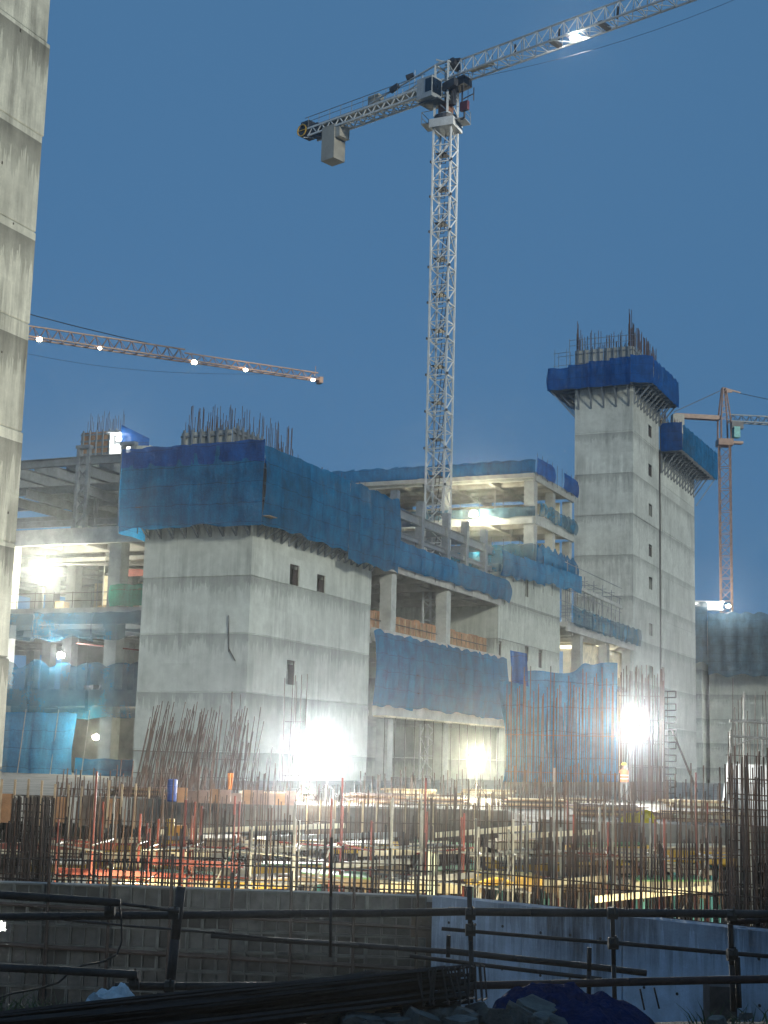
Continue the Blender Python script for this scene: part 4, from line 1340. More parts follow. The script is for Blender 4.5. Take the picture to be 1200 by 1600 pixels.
def right_crane():
    b = pt(1132, 690, 250)
    t = thing('tower_crane', 'distant orange hammerhead tower crane at the right edge', 'tower crane', (b.x, b.y, -5), on_site=False)
    d = V((1, 0.12, 0)).normalized()
    yaw = math.atan2(d.y, d.x)
    P = lambda s, a, z: V((b.x, b.y, 0)) + d * s + V((d.y, -d.x, 0)) * a + V((0, 0, z))
    zt = 57.0
    h = (zt + 5) / 16
    ms = mast_section(1.85, h, ORANGE)
    for i in range(16):
        inst('mast_section', ms, t, (b.x, b.y, -5 + i * h), (0, 0, -0.35))
    m = MB().box(b.x - 1.3, b.x + 1.3, b.y - 1.3, b.y + 1.3, zt, zt + 1.1)
    m.bar(P(1.0, 0, zt + 0.7), P(3.2, 0, zt + 0.7), 1.2, 0.4)
    m.build('slewing_unit', ORANGE, t)
    m = MB()
    for sx in (-0.9, 0.9):
        for sy in (-0.9, 0.9):
            m.bar(P(sx, sy, zt + 1.1), P(sx * 0.95, sy * 0.95, zt + 4.6), 0.24)
            m.bar(P(sx * 0.95, sy * 0.95, zt + 4.6), P(0.3 * sx, 0.3 * sy, zt + 10.4), 0.22)
    for k in range(5):
        f = k / 5
        z = zt + 4.6 + 5.8 * f
        w = 0.9 * (1 - f) + 0.28 * f
        m.bar(P(-w, w, z), P(w, w, z + 1.0), 0.1)
        m.bar(P(-w, w, z), P(w, w, z), 0.1)
    m.bar(P(-0.2, 0, zt + 10.4), P(3.0, 0, zt + 9.7), 0.22, 0.25)
    m.bar(P(0, 0, zt + 9.8), P(1.5, 0, zt + 9.9), 0.2, 0.5)
    m.build('tower_head', ORANGE, t)
    MB().bar(P(-9.0, 0, zt + 4.9), P(-0.9, 0, zt + 4.9), 1.3, 0.75).build('counter_jib', ORANGE, t)
    MB().bar(P(-9.4, 0, zt + 3.4), P(-7.4, 0, zt + 3.4), 1.4, 3.4).build('counterweight', BALL, t)
    js = truss_section(6, 1.4, 1.3, STEEL, d=0.16)
    for i in range(7):
        inst('jib_section', js, t, P(0.9 + i * 6, 0, zt + 4.4), (0, 0, yaw))
    m = MB().bar(P(0.9, 0.8, zt + 3.6), P(3.0, 0.8, zt + 3.6), 1.0, 1.2)
    m.build('trolley_machinery', CDARK, t)
    MB().bar(P(1.2, 1.0, zt + 2.3), P(2.3, 1.0, zt + 2.3), 1.2, 1.9).build('cab', TEAL, t)
    m = MB()
    m.tube(P(0, 0, zt + 10.2), P(-9, 0, zt + 5.6), 0.07, 5)
    m.tube(P(2.9, 0, zt + 9.6), P(26, 0, zt + 6.0), 0.06, 5)
    m.build('tie_bar', CABLE, t)
right_crane()

# ------------------------------------------------------------------ deck over the basement
def deck():
    poly = [(-40, 55), (-9.5, 53.5), (-3.5, 51.5), (4.6, 50.5), (4.9, 43.2), (8.0, 42.2), (30, 38), (90, 60), (120, 174), (-120, 174)]
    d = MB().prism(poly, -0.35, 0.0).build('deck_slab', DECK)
    tag(d, kind='structure')
    for a, b in zip(poly[0:6], poly[1:7]):
        m = MB()
        A_, B_ = V((*a, 0)), V((*b, 0))
        n = V((B_.y - A_.y, A_.x - B_.x, 0)).normalized()
        m.bar(A_ + n * 0.12 + V((0, 0, -0.42)), B_ + n * 0.12 + V((0, 0, -0.42)), 0.20, 0.95)
        o = m.build('edge_beam', DECK, d)
    # basement columns
    for i in range(9):
        for j in range(3):
            x, y = -26 + i * 6.6, 57 + j * 8
            MB().box(x - 0.35, x + 0.35, y - 0.35, y + 0.35, -5.2, -0.353).build('column', COLM, d)
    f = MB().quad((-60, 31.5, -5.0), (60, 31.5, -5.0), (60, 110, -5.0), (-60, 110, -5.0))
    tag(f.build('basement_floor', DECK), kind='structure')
deck()

# ------------------------------------------------------------------ walls at the edge of the pit
ZW = -1.05
def pit_walls():
    t = thing('formwork_wall', 'dark grid of steel shutter panels facing the camera across the trench', 'formwork', (-4, 31.2, -5.2), on_site=False)
    pw, ph = 0.60, 0.40
    pm = MB()
    pm.box(0, pw, 0.0, 0.02, 0, ph)
    me = pm.mesh('shutter_panel', FORM)
    pm = MB()
    for x in (0.0, pw - 0.03):
        pm.box(x, x + 0.03, -0.07, -0.001, 0, ph)
    for z in (0.0, ph - 0.03):
        pm.box(0.03, pw - 0.03, -0.07, -0.001, z, z + 0.03)
    pm.box(pw / 2 - 0.012, pw / 2 + 0.012, -0.05, -0.001, 0.03, ph - 0.03)
    rim = pm.mesh('rim', FRIM)
    A_, B_ = V((-9.8, 31.4, 0)), V((1.28, 30.6, 0))
    d = (B_ - A_).normalized()
    yaw = math.atan2(d.y, d.x)
    n = int((B_ - A_).length / (pw + 0.006))
    for r in range(7):
        for i in range(n):
            p = A_ + d * (i * (pw + 0.006) + (0.3 if r % 3 == 1 else 0)) + V((0, R.uniform(-0.02, 0.02), ZW - 0.03 - (r + 1) * (ph + 0.006)))
            if i == n - 1 and r % 3 == 1:
                continue
            sp = inst('shutter_panel', me, t, p, (R.uniform(-0.015, 0.015), 0, yaw))
            inst('rim', rim, sp, p)
    m = MB().bar(A_ + V((0, 0.25, ZW - 0.1)), B_ + V((0, 0.25, ZW - 0.1)), 0.35, 0.12)
    m.build('wall_top', SLAB, t)
    m = MB().bar(A_ + V((0, 0.22, -3.2)), B_ + V((0, 0.22, -3.2)), 0.3, 4.0)
    m.build('wall_core', DIRT, t)
    for z, rr in ((-1.55, 0.04), (-2.35, 0.05)):
        MB().tube(A_ + V((0, -0.16, z + 0.1)), B_ + V((0, -0.16, z - 0.15)), rr, 6).build('waler_pipe', RUSTD, t)
    for i in range(9):
        p = A_ + d * (0.7 + i * 1.25)
        MB().tube(p + V((0, -0.2, -4.0)), p + V((R.uniform(-.05, .05), -0.2, ZW + R.uniform(0.1, 0.7))), 0.035, 6).build('soldier_pipe', RUSTD, t)
    # pale cast wall on the right
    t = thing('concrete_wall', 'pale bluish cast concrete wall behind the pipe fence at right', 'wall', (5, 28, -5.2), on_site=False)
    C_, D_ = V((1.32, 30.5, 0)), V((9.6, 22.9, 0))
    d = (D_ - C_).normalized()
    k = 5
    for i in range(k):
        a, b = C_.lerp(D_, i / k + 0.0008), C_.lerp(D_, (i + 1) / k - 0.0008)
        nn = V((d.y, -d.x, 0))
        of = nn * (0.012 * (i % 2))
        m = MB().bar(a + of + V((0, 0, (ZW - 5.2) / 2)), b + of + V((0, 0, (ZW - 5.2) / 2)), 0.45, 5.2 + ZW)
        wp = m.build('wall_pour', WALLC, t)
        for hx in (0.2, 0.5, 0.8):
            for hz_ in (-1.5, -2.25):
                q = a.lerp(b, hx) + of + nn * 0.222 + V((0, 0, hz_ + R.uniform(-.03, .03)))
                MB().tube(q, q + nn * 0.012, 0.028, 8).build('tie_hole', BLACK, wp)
    q = pt(1118, 1512, 25.2)
    m = MB().box(q.x - 0.22, q.x + 0.22, q.y - 0.55, q.y - 0.05, -5, -1.85)
    m.build('buttress', DARKP, t)
pit_walls()

def starters(label, a, b, Y0, Y1, n, z0, zlo, zhi, me=BAR16, lean=(0, 0), name='starter_bars', ties=2, tie_me=None):
    """row of vertical bars in world space between two points on plan"""
    A_, B_ = V((a, Y0, 0)), V((b, Y1, 0))
    t = thing(name, label, 'rebar', ((a + b) / 2, (Y0 + Y1) / 2, z0), on_site=False)
    for i in range(n):
        p = A_.lerp(B_, (i + R.uniform(-0.35, 0.35)) / max(1, n - 1))
        h = R.uniform(zlo, zhi) - z0
        rod('bar', me, t, (p.x, p.y + R.uniform(-0.12, 0.12), z0), (p.x + (R.uniform(*lean) + R.uniform(-0.015, 0.015)) * h, p.y + R.uniform(-0.03, 0.03) * h, z0 + h))
    for k in range(ties):
        z = z0 + (zlo - z0) * (k + 0.6) / (ties + 0.3)
        rod('tie_bar', tie_me or me, t, A_ + V((0, 0, z)), B_ + V((0, 0, z + R.uniform(-0.05, 0.05))), 0.8)
    return t

def zat(py, px, Y):
    return pt(px, py, Y).z

def rebar():
    # along the tops of the pit walls
    starters('row of thin starter bars along the top of the dark shutter wall', -9.6, 1.2, 31.9, 31.1, 88, -1.3, -0.35, 0.35, BARD, ties=2)
    starters('second row of rusty starter bars just behind the dark shutter wall', -9.6, 1.4, 32.5, 31.9, 60, -1.3, -0.2, 0.55, BAR16, ties=2)
    starters('row of rusty starter bars along the top of the pale wall', 1.4, 8.6, 31.0, 25.0, 95, -1.4, -0.2, 0.5, BAR16, ties=2)
    starters('back row of tall thin bars between the pale wall and the deck', 0.6, 8.8, 32.5, 29.6, 55, -1.5, -0.2, 1.0, BAR16, ties=1)
    def px_row(label, x0, x1, Y, n, ytop0, ytop1, ybot, me, lean=(0, 0), ties=2, Y2=None):
        a, b = pt(x0, ybot, Y), pt(x1, ybot, Y2 or Y)
        return starters(label, a.x, b.x, Y, Y2 or Y, n, a.z, zat(ytop1, (x0 + x1) / 2, Y), zat(ytop0, (x0 + x1) / 2, Y), me, lean, ties=ties)
    px_row('dense sheaf of leaning bars in front of the left corner of the large core', 203, 300, 70, 70, 1092, 1150, 1262, BAR25, (0.08, 0.24), 3)
    px_row('second sheaf of leaning bars before the middle of the large core front', 296, 385, 72, 46, 1100, 1165, 1262, BAR25, (0.04, 0.2), 3)
    px_row('low forest of bars between the leaning sheaves and the brightest floodlight', 240, 440, 62, 52, 1165, 1215, 1275, BAR16, (0.0, 0.12), 2)
    px_row('five tall straight bars standing before the low window of the large core', 440, 470, 80, 6, 1052, 1070, 1262, BAR25, (-0.005, 0.01), 2)
    px_row('pair of tall bars near the corner of the large core', 352, 366, 80, 3, 1080, 1085, 1262, BAR25, (-0.005, 0.01), 1)
    px_row('long row of bars standing in front of the draped blue sheet', 790, 965, 77, 60, 1040, 1110, 1240, BAR25, (-0.01, 0.01), 2)
    px_row('column cage of tall bars beside the worker in orange', 966, 1038, 72, 34, 1038, 1062, 1258, BAR25, (-0.006, 0.006), 5)
    px_row('second layer of bars in the column cage behind the worker', 982, 1045, 74, 24, 1060, 1130, 1258, BAR25, (-0.006, 0.006), 3)
    px_row('dense brown column cage at the right edge behind the pale wall', 1138, 1215, 29.5, 24, 1165, 1200, 1425, BAR16, (-0.01, 0.01), 9)
    px_row('inner layer of the brown column cage at the right edge', 1145, 1225, 30.3, 16, 1180, 1230, 1425, BAR16, (-0.01, 0.01), 7)
    px_row('thin tall bars in front of the white shutter at right', 1135, 1200, 62, 14, 1060, 1150, 1250, BAR16, (-0.01, 0.02), 2)
    px_row('brown column cage at far left behind the dark shutter wall', 12, 76, 33.0, 30, 1243, 1249, 1380, BARD, (-0.004, 0.004), 12)
    px_row('short row of bars in the middle of the site under the dark beam', 470, 640, 45, 46, 1270, 1320, 1395, BAR16, (-0.02, 0.02), 3)
    px_row('rusty bars in the middle right of the pit', 640, 760, 42, 34, 1255, 1310, 1400, BAR16, (-0.02, 0.02), 3)
    px_row('rusty bars in the pit below the yellow sheet', 880, 1130, 37, 44, 1265, 1330, 1415, BAR16, (-0.02, 0.02), 2)
    px_row('pale bars standing on the deck left of the second floodlight', 560, 720, 60, 16, 1195, 1215, 1262, BAR25, (-0.02, 0.02), 1)
    px_row('forest of rusty bars on the deck before the leaning sheaves', 180, 330, 56, 46, 1185, 1235, 1272, BAR25, (-0.02, 0.08), 3)
    px_row('rusty bars on the deck in front of the brightest floodlight', 330, 560, 52.6, 60, 1215, 1250, 1278, BAR16, (-0.03, 0.03), 2)
    px_row('rusty bars on the deck before the second floodlight', 560, 800, 53, 60, 1205, 1250, 1276, BAR16, (-0.03, 0.03), 2)
    px_row('rusty bars on the deck under the draped blue sheet', 770, 960, 58, 54, 1190, 1240, 1268, BAR25, (-0.03, 0.03), 2)
    px_row('short bars on the deck edge right of the yellow sheet', 1035, 1140, 45, 30, 1215, 1262, 1284, BAR16, (-0.02, 0.02), 2)
    px_row('few thin tall bars rising from behind the right end of the pit', 940, 1130, 47, 9, 1190, 1210, 1400, BAR25, (-0.01, 0.01), 0)
    px_row('rusty wall cage across the left of the pit', 80, 360, 38.5, 55, 1232, 1262, 1385, BAR16, (-0.01, 0.03), 4)
    px_row('rusty wall cage across the middle of the pit', 380, 700, 40, 58, 1225, 1265, 1390, BAR16, (-0.015, 0.015), 4)
    px_row('rusty wall cage across the right of the pit', 700, 1000, 38.5, 60, 1215, 1262, 1400, BAR16, (-0.015, 0.015), 4)
    px_row('loose tall bars rising from the pit before the right tower', 840, 1130, 35, 30, 1195, 1262, 1405, BAR16, (-0.02, 0.02), 1)
    px_row('loose tall bars rising from the pit at left', 100, 420, 35.5, 30, 1200, 1270, 1380, BAR16, (-0.02, 0.05), 1)
    px_row('bars on the deck edge below the lowest blue net at left', 85, 200, 56, 34, 1200, 1225, 1262, BAR25, (-0.02, 0.05), 3)
    # square wave ladder of bent bar beside the cage
    x = 1047
    t = thing('bent_bar_ladder', 'bent bar ladder leaning on the foot of the lower tower', 'ladder', pt(1047, 1240, 73), on_site=False)
    m = MB()
    pts = []
    for k in range(17):
        y = 1240 - k * 10
        xs = (1038, 1056) if k % 2 else (1056, 1038)
        pts += [pt(xs[0], y, 73), pt(xs[1], y, 73)]
    m.path(pts, 0.035, 5)
    m.build('bent_bar', RUSTD, t)
    m = MB().tube(pt(1050, 1140, 73.4), pt(1090, 1238, 73.0), 0.06, 6)
    m.build('brace', RUSTD, t)
rebar()

# ------------------------------------------------------------------ scaffold bays and formwork tables in the pit
ORD = ['first', 'second', 'third', 'fourth', 'fifth', 'sixth', 'seventh', 'eighth', 'ninth', 'tenth', 'eleventh', 'twelfth', 'thirteenth', 'fourteenth', 'fifteenth', 'sixteenth', 'seventeenth', 'eighteenth']
def pit():
    n = 15
    for i in range(n):
        px = 95 + i * 72 + R.uniform(-12, 12)
        Y = R.uniform(34.2, 38)
        p = pt(px, 1380, Y)
        red = i in (0, 1, 2, 3, 5, 6, 8, 11, 13)
        t = thing('scaffold', '%s tube scaffold bay from the left in the pit behind the walls' % ORD[i], 'scaffold', (p.x, p.y, -5), group='scaffold bays in the pit', on_site=False)
        w, dp = R.uniform(0.75, 1.05), 1.2
        for dx in (0, w):
            for dy in (0, dp):
                top = zat(R.uniform(1190, 1285) if R.random() < 0.4 else R.uniform(1245, 1300), px, Y)
                me = TUBER if (red and R.random() < 0.8) else TUBEG
                rod('standard', me, t, (p.x + dx, p.y + dy, -5), (p.x + dx + R.uniform(-.02, .02), p.y + dy, top), 1.15)
        for z in (-0.55, -1.25, -2.4):
            for dy in (0, dp):
                e = R.uniform(0.1, 0.7)
                me = TUBER if (red and R.random() < 0.6) else TUBEG
                rod('ledger', me, t, (p.x - e, p.y + dy - 0.05, z + R.uniform(-.12, .12)), (p.x + w + e * 0.8, p.y + dy - 0.05, z + R.uniform(-.12, .12)))
            for dx in (0, w):
                rod('transom', TUBEG, t, (p.x + dx + 0.05, p.y - 0.2, z + 0.06), (p.x + dx + 0.05, p.y + dp + 0.2, z + 0.06), 0.9)
        if i % 2:
            rod('brace', TUBEG, t, (p.x, p.y - 0.1, -2.6), (p.x + w, p.y - 0.1, -0.5), 0.9)
    # formwork tables
    mats = (PLYC, GREENP, PLY, GREENP, PLYC, YELL)
    words = {'pale_plywood': 'pale', 'green_formwork': 'green', 'plywood': 'brown', 'formwork_yellow': 'yellow'}
    rows = ((1352, 39.5, 90, 9, 122), (1318, 43.0, 60, 9, 128), (1375, 36.5, 130, 8, 132))
    for r, (py, Y, x0, k, st) in enumerate(rows):
        for i in range(k):
            px = x0 + i * st
            yy = Y + R.uniform(-0.8, 0.8)
            if px > 830:
                yy = min(yy, 40.5)
            p = pt(px, py + R.uniform(-8, 8), yy)
            m_ = mats[(i * 5 + r * 2) % 6]
            t = thing('formwork_table', '%s formwork table, %s from the left in the %s row of the pit' % (words[m_.name], ORD[i], ('middle', 'back', 'front')[r]), 'formwork', (p.x, p.y, -5), group='formwork tables in the pit', on_site=False)
            w, dd = R.uniform(1.3, 1.9), R.uniform(1.3, 2.2)
            z = p.z
            tilt = R.uniform(-0.06, 0.06)
            MB().bar((p.x - w / 2, p.y + dd / 2, z - tilt), (p.x + w / 2, p.y + dd / 2, z + tilt), dd, 0.04).build('table_top', m_, t)
            for k2 in range(4):
                yb = p.y + dd * (0.1 + 0.27 * k2)
                MB().bar((p.x - w / 2 - 0.2, yb, z - tilt - 0.13), (p.x + w / 2 + 0.2, yb, z + tilt - 0.13), 0.08, 0.2).build('beam', (YELL, PLYC, TIMB)[(i * 2 + r) % 3], t)
            for dx in (-w / 2 + 0.15, w / 2 - 0.15):
                MB().bar((p.x + dx, p.y, z - 0.32), (p.x + dx, p.y + dd, z - 0.32), 0.08, 0.16).build('bearer', TIMB, t)
                for dy in (0.2, dd - 0.2):
                    MB().tube((p.x + dx, p.y + dy, -5), (p.x + dx, p.y + dy, z - 0.4), 0.045, 6).build('prop', (TEAL, GALV, RED)[(i + r) % 3], t)
    # long white and reddish timber rails crossing the pit
    rails = ((60, 1318, 270, 1311, 39, PLYC), (240, 1345, 500, 1322, 38, GALV), (250, 1300, 540, 1290, 43, PLYC), (520, 1352, 640, 1346, 37, GALV), (640, 1322, 700, 1318, 40, PLYC),
             (680, 1305, 830, 1293, 41, PLYC), (640, 1375, 760, 1366, 35.5, GALV), (780, 1308, 930, 1300, 41, PLYC), (780, 1350, 930, 1338, 39, GALV), (780, 1385, 950, 1372, 36, PLYC),
             (930, 1405, 1110, 1388, 33, PLYC), (90, 1360, 330, 1372, 35, RED), (0, 1322, 180, 1324, 35.5, RED), (235, 1346, 380, 1352, 35, RED))
    rails = rails + ((130, 1338, 330, 1334, 36, PLYC), (420, 1310, 620, 1304, 42, GALV), (560, 1334, 760, 1328, 39, PLYC))
    rw = {'pale_plywood': 'pale timber', 'galvanised_tube': 'grey steel', 'red_paint': 'red steel'}
    for i, (x0, y0, x1, y1, Y, m_) in enumerate(rails):
        t = MB().bar(pt(x0, y0, Y), pt(x1, y1, Y + 0.6), 0.09, 0.14)
        where = ('at far left' if x1 < 200 else 'at left' if x0 < 300 else 'in the middle' if x0 < 700 else 'at right')
        tag(t.build('rail', m_), '%s rail crossing the pit %s, %s rail from the left' % (rw[m_.name], where, ORD[sorted(range(len(rails)), key=lambda q: (rails[q][0], rails[q][1])).index(i)]), 'rail', 'rails crossing the pit')
    # plywood column shutter, yellow lamp light put into its colour
    a = pt(262, 1345, 39.5)
    t = thing('column_shutter', 'plywood column shutter coloured yellow for the lamp light, standing in the pit at left', 'formwork', (a.x, a.y, -5), on_site=False)
    MB().box(a.x - 0.10, a.x + 0.12, a.y, a.y + 0.5, -5, zat(1280, 262, 39.5)).build('shutter_face', YELL, t)
    MB().box(a.x + 0.14, a.x + 0.45, a.y + 0.1, a.y + 0.5, -5, zat(1290, 262, 39.5)).build('shutter_side', plain('lamplit_formwork', (0.5, 0.22, 0.03), 0.6), t)
    for k in range(5):
        MB().box(a.x - 0.16, a.x + 0.5, a.y - 0.05, a.y - 0.004, -0.6 - 0.55 * k, -0.5 - 0.55 * k).build('clamp', STEEL, t)
    # cream and yellow beams under the deck edge at right
    for i, (x0, x1, m_, lb) in enumerate(((905, 1035, PLYC, 'long cream formwork beam under the deck edge at right'), (1040, 1140, YELL, 'bright yellow formwork beam under the deck edge at right'), (1105, 1150, YELL, 'short yellow formwork beam beside the right column cage'))):
        p, q = pt(x0, 1333 + 5 * i, 40.5), pt(x1, 1338 + 5 * i, 39.8)
        t = thing('formwork_beam', lb, 'formwork', (p + q) / 2, on_site=False)
        MB().bar(p, q, 0.12, 0.26).build('web', m_, t)
        MB().bar(p + V((0, 0, 0.15)), q + V((0, 0, 0.15)), 0.22, 0.05).build('flange', m_, t)
        for f in (0.15, 0.85):
            w_ = p.lerp(q, f)
            MB().tube((w_.x, w_.y, -5), (w_.x, w_.y, w_.z - 0.13), 0.05, 6).build('prop', TEAL, t)
    p = pt(772, 1385, 35)
    t = MB().grid(lambda u, v: (p.x - 0.5 + 0.95 * u, p.y + 0.8 * v, p.z - 0.15 + 0.36 * math.sin(math.pi * (0.15 + 0.6 * u)) + 0.05 * v), 10, 4)
    o = t.build('curved_panel', YELL)
    sm = o.modifiers.new('thick', 'SOLIDIFY'); sm.thickness = 0.05
    tag(o, 'curved yellow shutter panel lying just behind the pale wall', 'formwork')
    # pair of pale plastic pipes
    for k, lb in enumerate(('left one of two pale upright pipes in the pit', 'right one of two pale upright pipes in the pit')):
        q = pt(669 + 10 * k, 1392, 36)
        o = MB().tube((q.x, q.y, -4), (q.x + 0.02, q.y, zat(1330 + 4 * k, 670, 36)), 0.055, 10).tube((q.x, q.y, q.z + 0.2), (q.x, q.y, q.z + 0.3), 0.068, 10).build('pipe', plain('pale_pipe', (0.55, 0.6, 0.5), 0.4))
        tag(o, lb, 'pipe', 'pale upright pipes')
pit()

# ------------------------------------------------------------------ things on the deck
def crumple(name, mat, c, rx, ry, rz, seed, label, cat, nu=26, nv=18, on=None):
    m = MB()
    def f(u, v):
        a = u * 2 * math.pi
        r = 1 - v
        nn = noise.noise(V((math.cos(a) * 1.6 * r + seed, math.sin(a) * 1.6 * r, seed)))
        n2 = noise.noise(V((math.cos(a) * 5 * r + seed, math.sin(a) * 5 * r, seed + 3)))
        rr = r * (1 + 0.25 * nn)
        z = rz * max(0.0, (1 - r ** 3)) * (0.72 + 0.35 * nn + 0.22 * n2 + 0.10 * noise.noise(V((math.cos(a) * 11 * r, math.sin(a) * 11 * r, seed))))
        return (c.x + rx * rr * math.cos(a), c.y + ry * rr * math.sin(a), c.z + z)
    m.grid(f, nu, nv)
    o = m.build(name, mat)
    return tag(o, label, cat)

def deck_things():
    crumple('sheet_heap', TARPY, pt(1000, 1286, 43.4) * 1.0, 0.62, 0.5, 0.42, 4.0, 'crumpled bright yellow sheet on the deck edge below the worker', 'sheet')
    crumple('sheet_heap', BAGW, pt(955, 1288, 43.4), 0.3, 0.25, 0.10, 9.0, 'small white rag on the deck edge beside the yellow sheet', 'rag')
    # draped sheet on the bars
    t = thing('draped_sheet', 'bright blue sheet draped over tall bars next to the right floodlight', 'sheet', pt(875, 1225, 80), on_site=False)
    def f(u, v):
        px = 800 + 165 * u
        top = 1056 - 18 * u - 5 * math.sin(u * 9.0) - 8 * math.exp(-((u - 0.68) / 0.06) ** 2)
        py = top + (1222 - top) * (1 - v)
        p = pt(px, py, 80 + 0.25 * math.sin(u * 40) * (1 - v) ** 0.5 + 0.5 * noise.noise(V((u * 6, v * 2, 3))))
        return p
    MB().grid(f, 70, 16).build('sheet_panel', NETS, t, smooth=True)
    def f2(u, v):
        w = 0.5 + 0.5 * (1 - v)
        px = 786 + 42 * u * (0.55 + 0.45 * v) + 6 * math.sin(v * 5)
        py = 1222 - (1222 - 1062 - 8 * u) * v
        return pt(px, py, 78.5 + 0.35 * math.sin(u * 16 + v * 2))
    MB().grid(f2, 36, 16).build('sheet_panel', NETS, t, smooth=True)
    def f3(u, v):
        return pt(800 + 26 * u - 3 * v, 1068 - 52 * v + 5 * u, 79 + 0.2 * math.sin(u * 9))
    MB().grid(f3, 12, 6).build('sheet_corner', NETD, t, smooth=True)
    # white shutter box at right
    a, b = pt(1138, 1232, 64), pt(1225, 1232, 62)
    t = thing('wall_shutter', 'white faced wall shutter standing on the deck at the right edge', 'formwork', (a.x, a.y, 0), on_site=False)
    for k in range(4):
        p, q = a.lerp(b, k / 4 + 0.005), a.lerp(b, (k + 1) / 4 - 0.005)
        MB().bar(V((p.x, p.y, 0.9)), V((q.x, q.y, 0.9)), 0.08, 1.9).build('panel', WHITE, t)
    MB().bar(V((a.x - 0.25, a.y - 0.4, 0.0)), V((a.x + 0.1, a.y, 1.9)), 0.16, 0.3).build('strut', WHITE, t)
    s = thing('scaffold', 'pale tube scaffold above the white shutter at the right edge', 'scaffold', (a.x, a.y, 0), on_site=False)
    for px, y0, y1 in ((1142, 1230, 1140), (1163, 1230, 1082), (1192, 1230, 1120)):
        rod('standard', TUBEG, s, pt(px, y0, 61.5), pt(px, y1, 61.5), 2.0)
    for y in (1126, 1150):
        rod('ledger', TUBEG, s, pt(1140, y, 61.3), pt(1215, y + 5, 61.3), 2.4)
    rod('brace', TUBEG, s, pt(1152, 1163, 61.2), pt(1185, 1152, 61.2), 1.6)
    # stacks of timber and ply
    stacks = ((900, 1262, 60, 7, 'long timber stack on the deck left of the worker'), (1085, 1258, 62, 9, 'low timber stack on the deck right of the ladder'), (640, 1250, 70, 6, 'timber stack on the deck behind the second floodlight'),
              (430, 1258, 56, 6, 'timber stack on the deck below the brightest floodlight'), (760, 1236, 74, 8, 'untidy timber stack below the draped blue sheet'), (1100, 1282, 46, 6, 'plank stack on the deck edge at right'))
    for px, py, Y, k, lb in stacks:
        p = pt(px, py, Y)
        t = thing('timber_stack', lb, 'timber', (p.x, p.y, 0), on_site=False)
        for j in range(3):
            for i in range(k):
                a = R.uniform(-0.12, 0.12)
                L = R.uniform(1.3, 2.4)
                c = V((p.x + R.uniform(-0.3, 0.3), p.y + (i - k / 2) * 0.16, 0.06 + j * 0.11))
                dd = V((math.cos(a), math.sin(a), 0)) * L / 2
                MB().bar(c - dd, c + dd, 0.13, 0.09).build('plank', (TIMB, PLYC, PLY)[(i + j) % 3], t)
    bits = ((215, 1262, 57, 'ply sheets stacked on the deck at left below the leaning bars'), (585, 1262, 57, 'ply sheets stacked on the deck right of the brightest floodlight'), (690, 1258, 58, 'ply sheets stacked on the deck under the second floodlight'),
            (835, 1262, 55, 'ply sheets stacked on the deck under the long row of bars'), (950, 1272, 48, 'ply sheets stacked near the deck edge left of the yellow sheet'), (1060, 1274, 48, 'ply sheets stacked near the deck edge right of the yellow sheet'))
    for k, (px, py, Y, lb) in enumerate(bits):
        p = pt(px, py, Y)
        t = thing('plywood_stack', lb, 'plywood', (p.x, p.y, 0), on_site=False)
        for j in range(R.randint(5, 9)):
            dx, dy, a = R.uniform(-.1, .1), R.uniform(-.1, .1), R.uniform(-.06, .06)
            q = V((p.x + dx, p.y + dy, 0.03 + j * 0.045))
            dd = V((math.cos(a), math.sin(a), 0)) * R.uniform(0.8, 1.3)
            MB().bar(q - dd, q + dd, 1.2, 0.035).build('sheet', (DARKPLY, PLYB, PLY, plain_pink)[(j + k) % 4], t)
    # plywood sides standing at the deck edge
    t = thing('edge_shutter', 'pinkish plywood side shutters along the deck edge at left', 'formwork', pt(340, 1275, 50.5), on_site=False)
    for i in range(11):
        a, b = pt(275 + i * 17, 1274 + 0.6 * i, 50.6), pt(275 + i * 17 + 16, 1274.6 + 0.6 * i, 50.6)
        h = R.uniform(0.35, 0.5)
        MB().bar(V((a.x, a.y, 0.02 + h / 2)), V((b.x, b.y, 0.02 + h / 2)), 0.04, h).build('plywood_panel', (plain_pink if i % 3 else PLYB), t)
    t = thing('edge_shutter', 'stained edge shutters on the deck below the lowest blue net at left', 'formwork', pt(130, 1250, 53.6), on_site=False)
    for i in range(14):
        a, b = pt(-20 + i * 21, 1262, 53.2 - 0.02 * i), pt(-20 + i * 21 + 20, 1262.4, 53.2 - 0.02 * i)
        h = 0.95 + R.uniform(-.12, .12)
        MB().bar(V((a.x, a.y, -0.42)), V((b.x, b.y, -0.42)), 0.05, h).build('plywood_panel', (DARKPLY, PLYB, SLAB, DARKPLY)[i % 4], t)
        MB().bar(V((a.x, a.y - 0.08, -1.0)), V((a.x, a.y - 0.08, 0.4 + R.uniform(0, .3))), 0.07).build('stud', TIMB, t)
    t = thing('edge_shutter', 'dark stained edge shutters along the deck in the middle', 'formwork', pt(630, 1300, 49.8), on_site=False)
    for i in range(14):
        a, b = pt(478 + i * 22, 1300, 49.9), pt(478 + i * 22 + 21, 1300.5, 49.9)
        MB().bar(V((a.x, a.y, -0.45)), V((b.x, b.y, -0.45)), 0.05, 0.95 + R.uniform(-.05, .05)).build('plywood_panel', DARKPLY, t)
        MB().bar(V((a.x, a.y - 0.08, -1.0)), V((a.x, a.y - 0.08, 0.25)), 0.07).build('stud', TIMB, t)
    # blue barrel, orange cloth
    p = pt(267, 1275, 52)
    m = MB()
    prof = [(0.0, 0.26), (0.05, 0.29), (0.3, 0.29), (0.32, 0.305), (0.35, 0.29), (0.6, 0.29), (0.62, 0.305), (0.65, 0.29), (0.86, 0.28), (0.9, 0.25)]
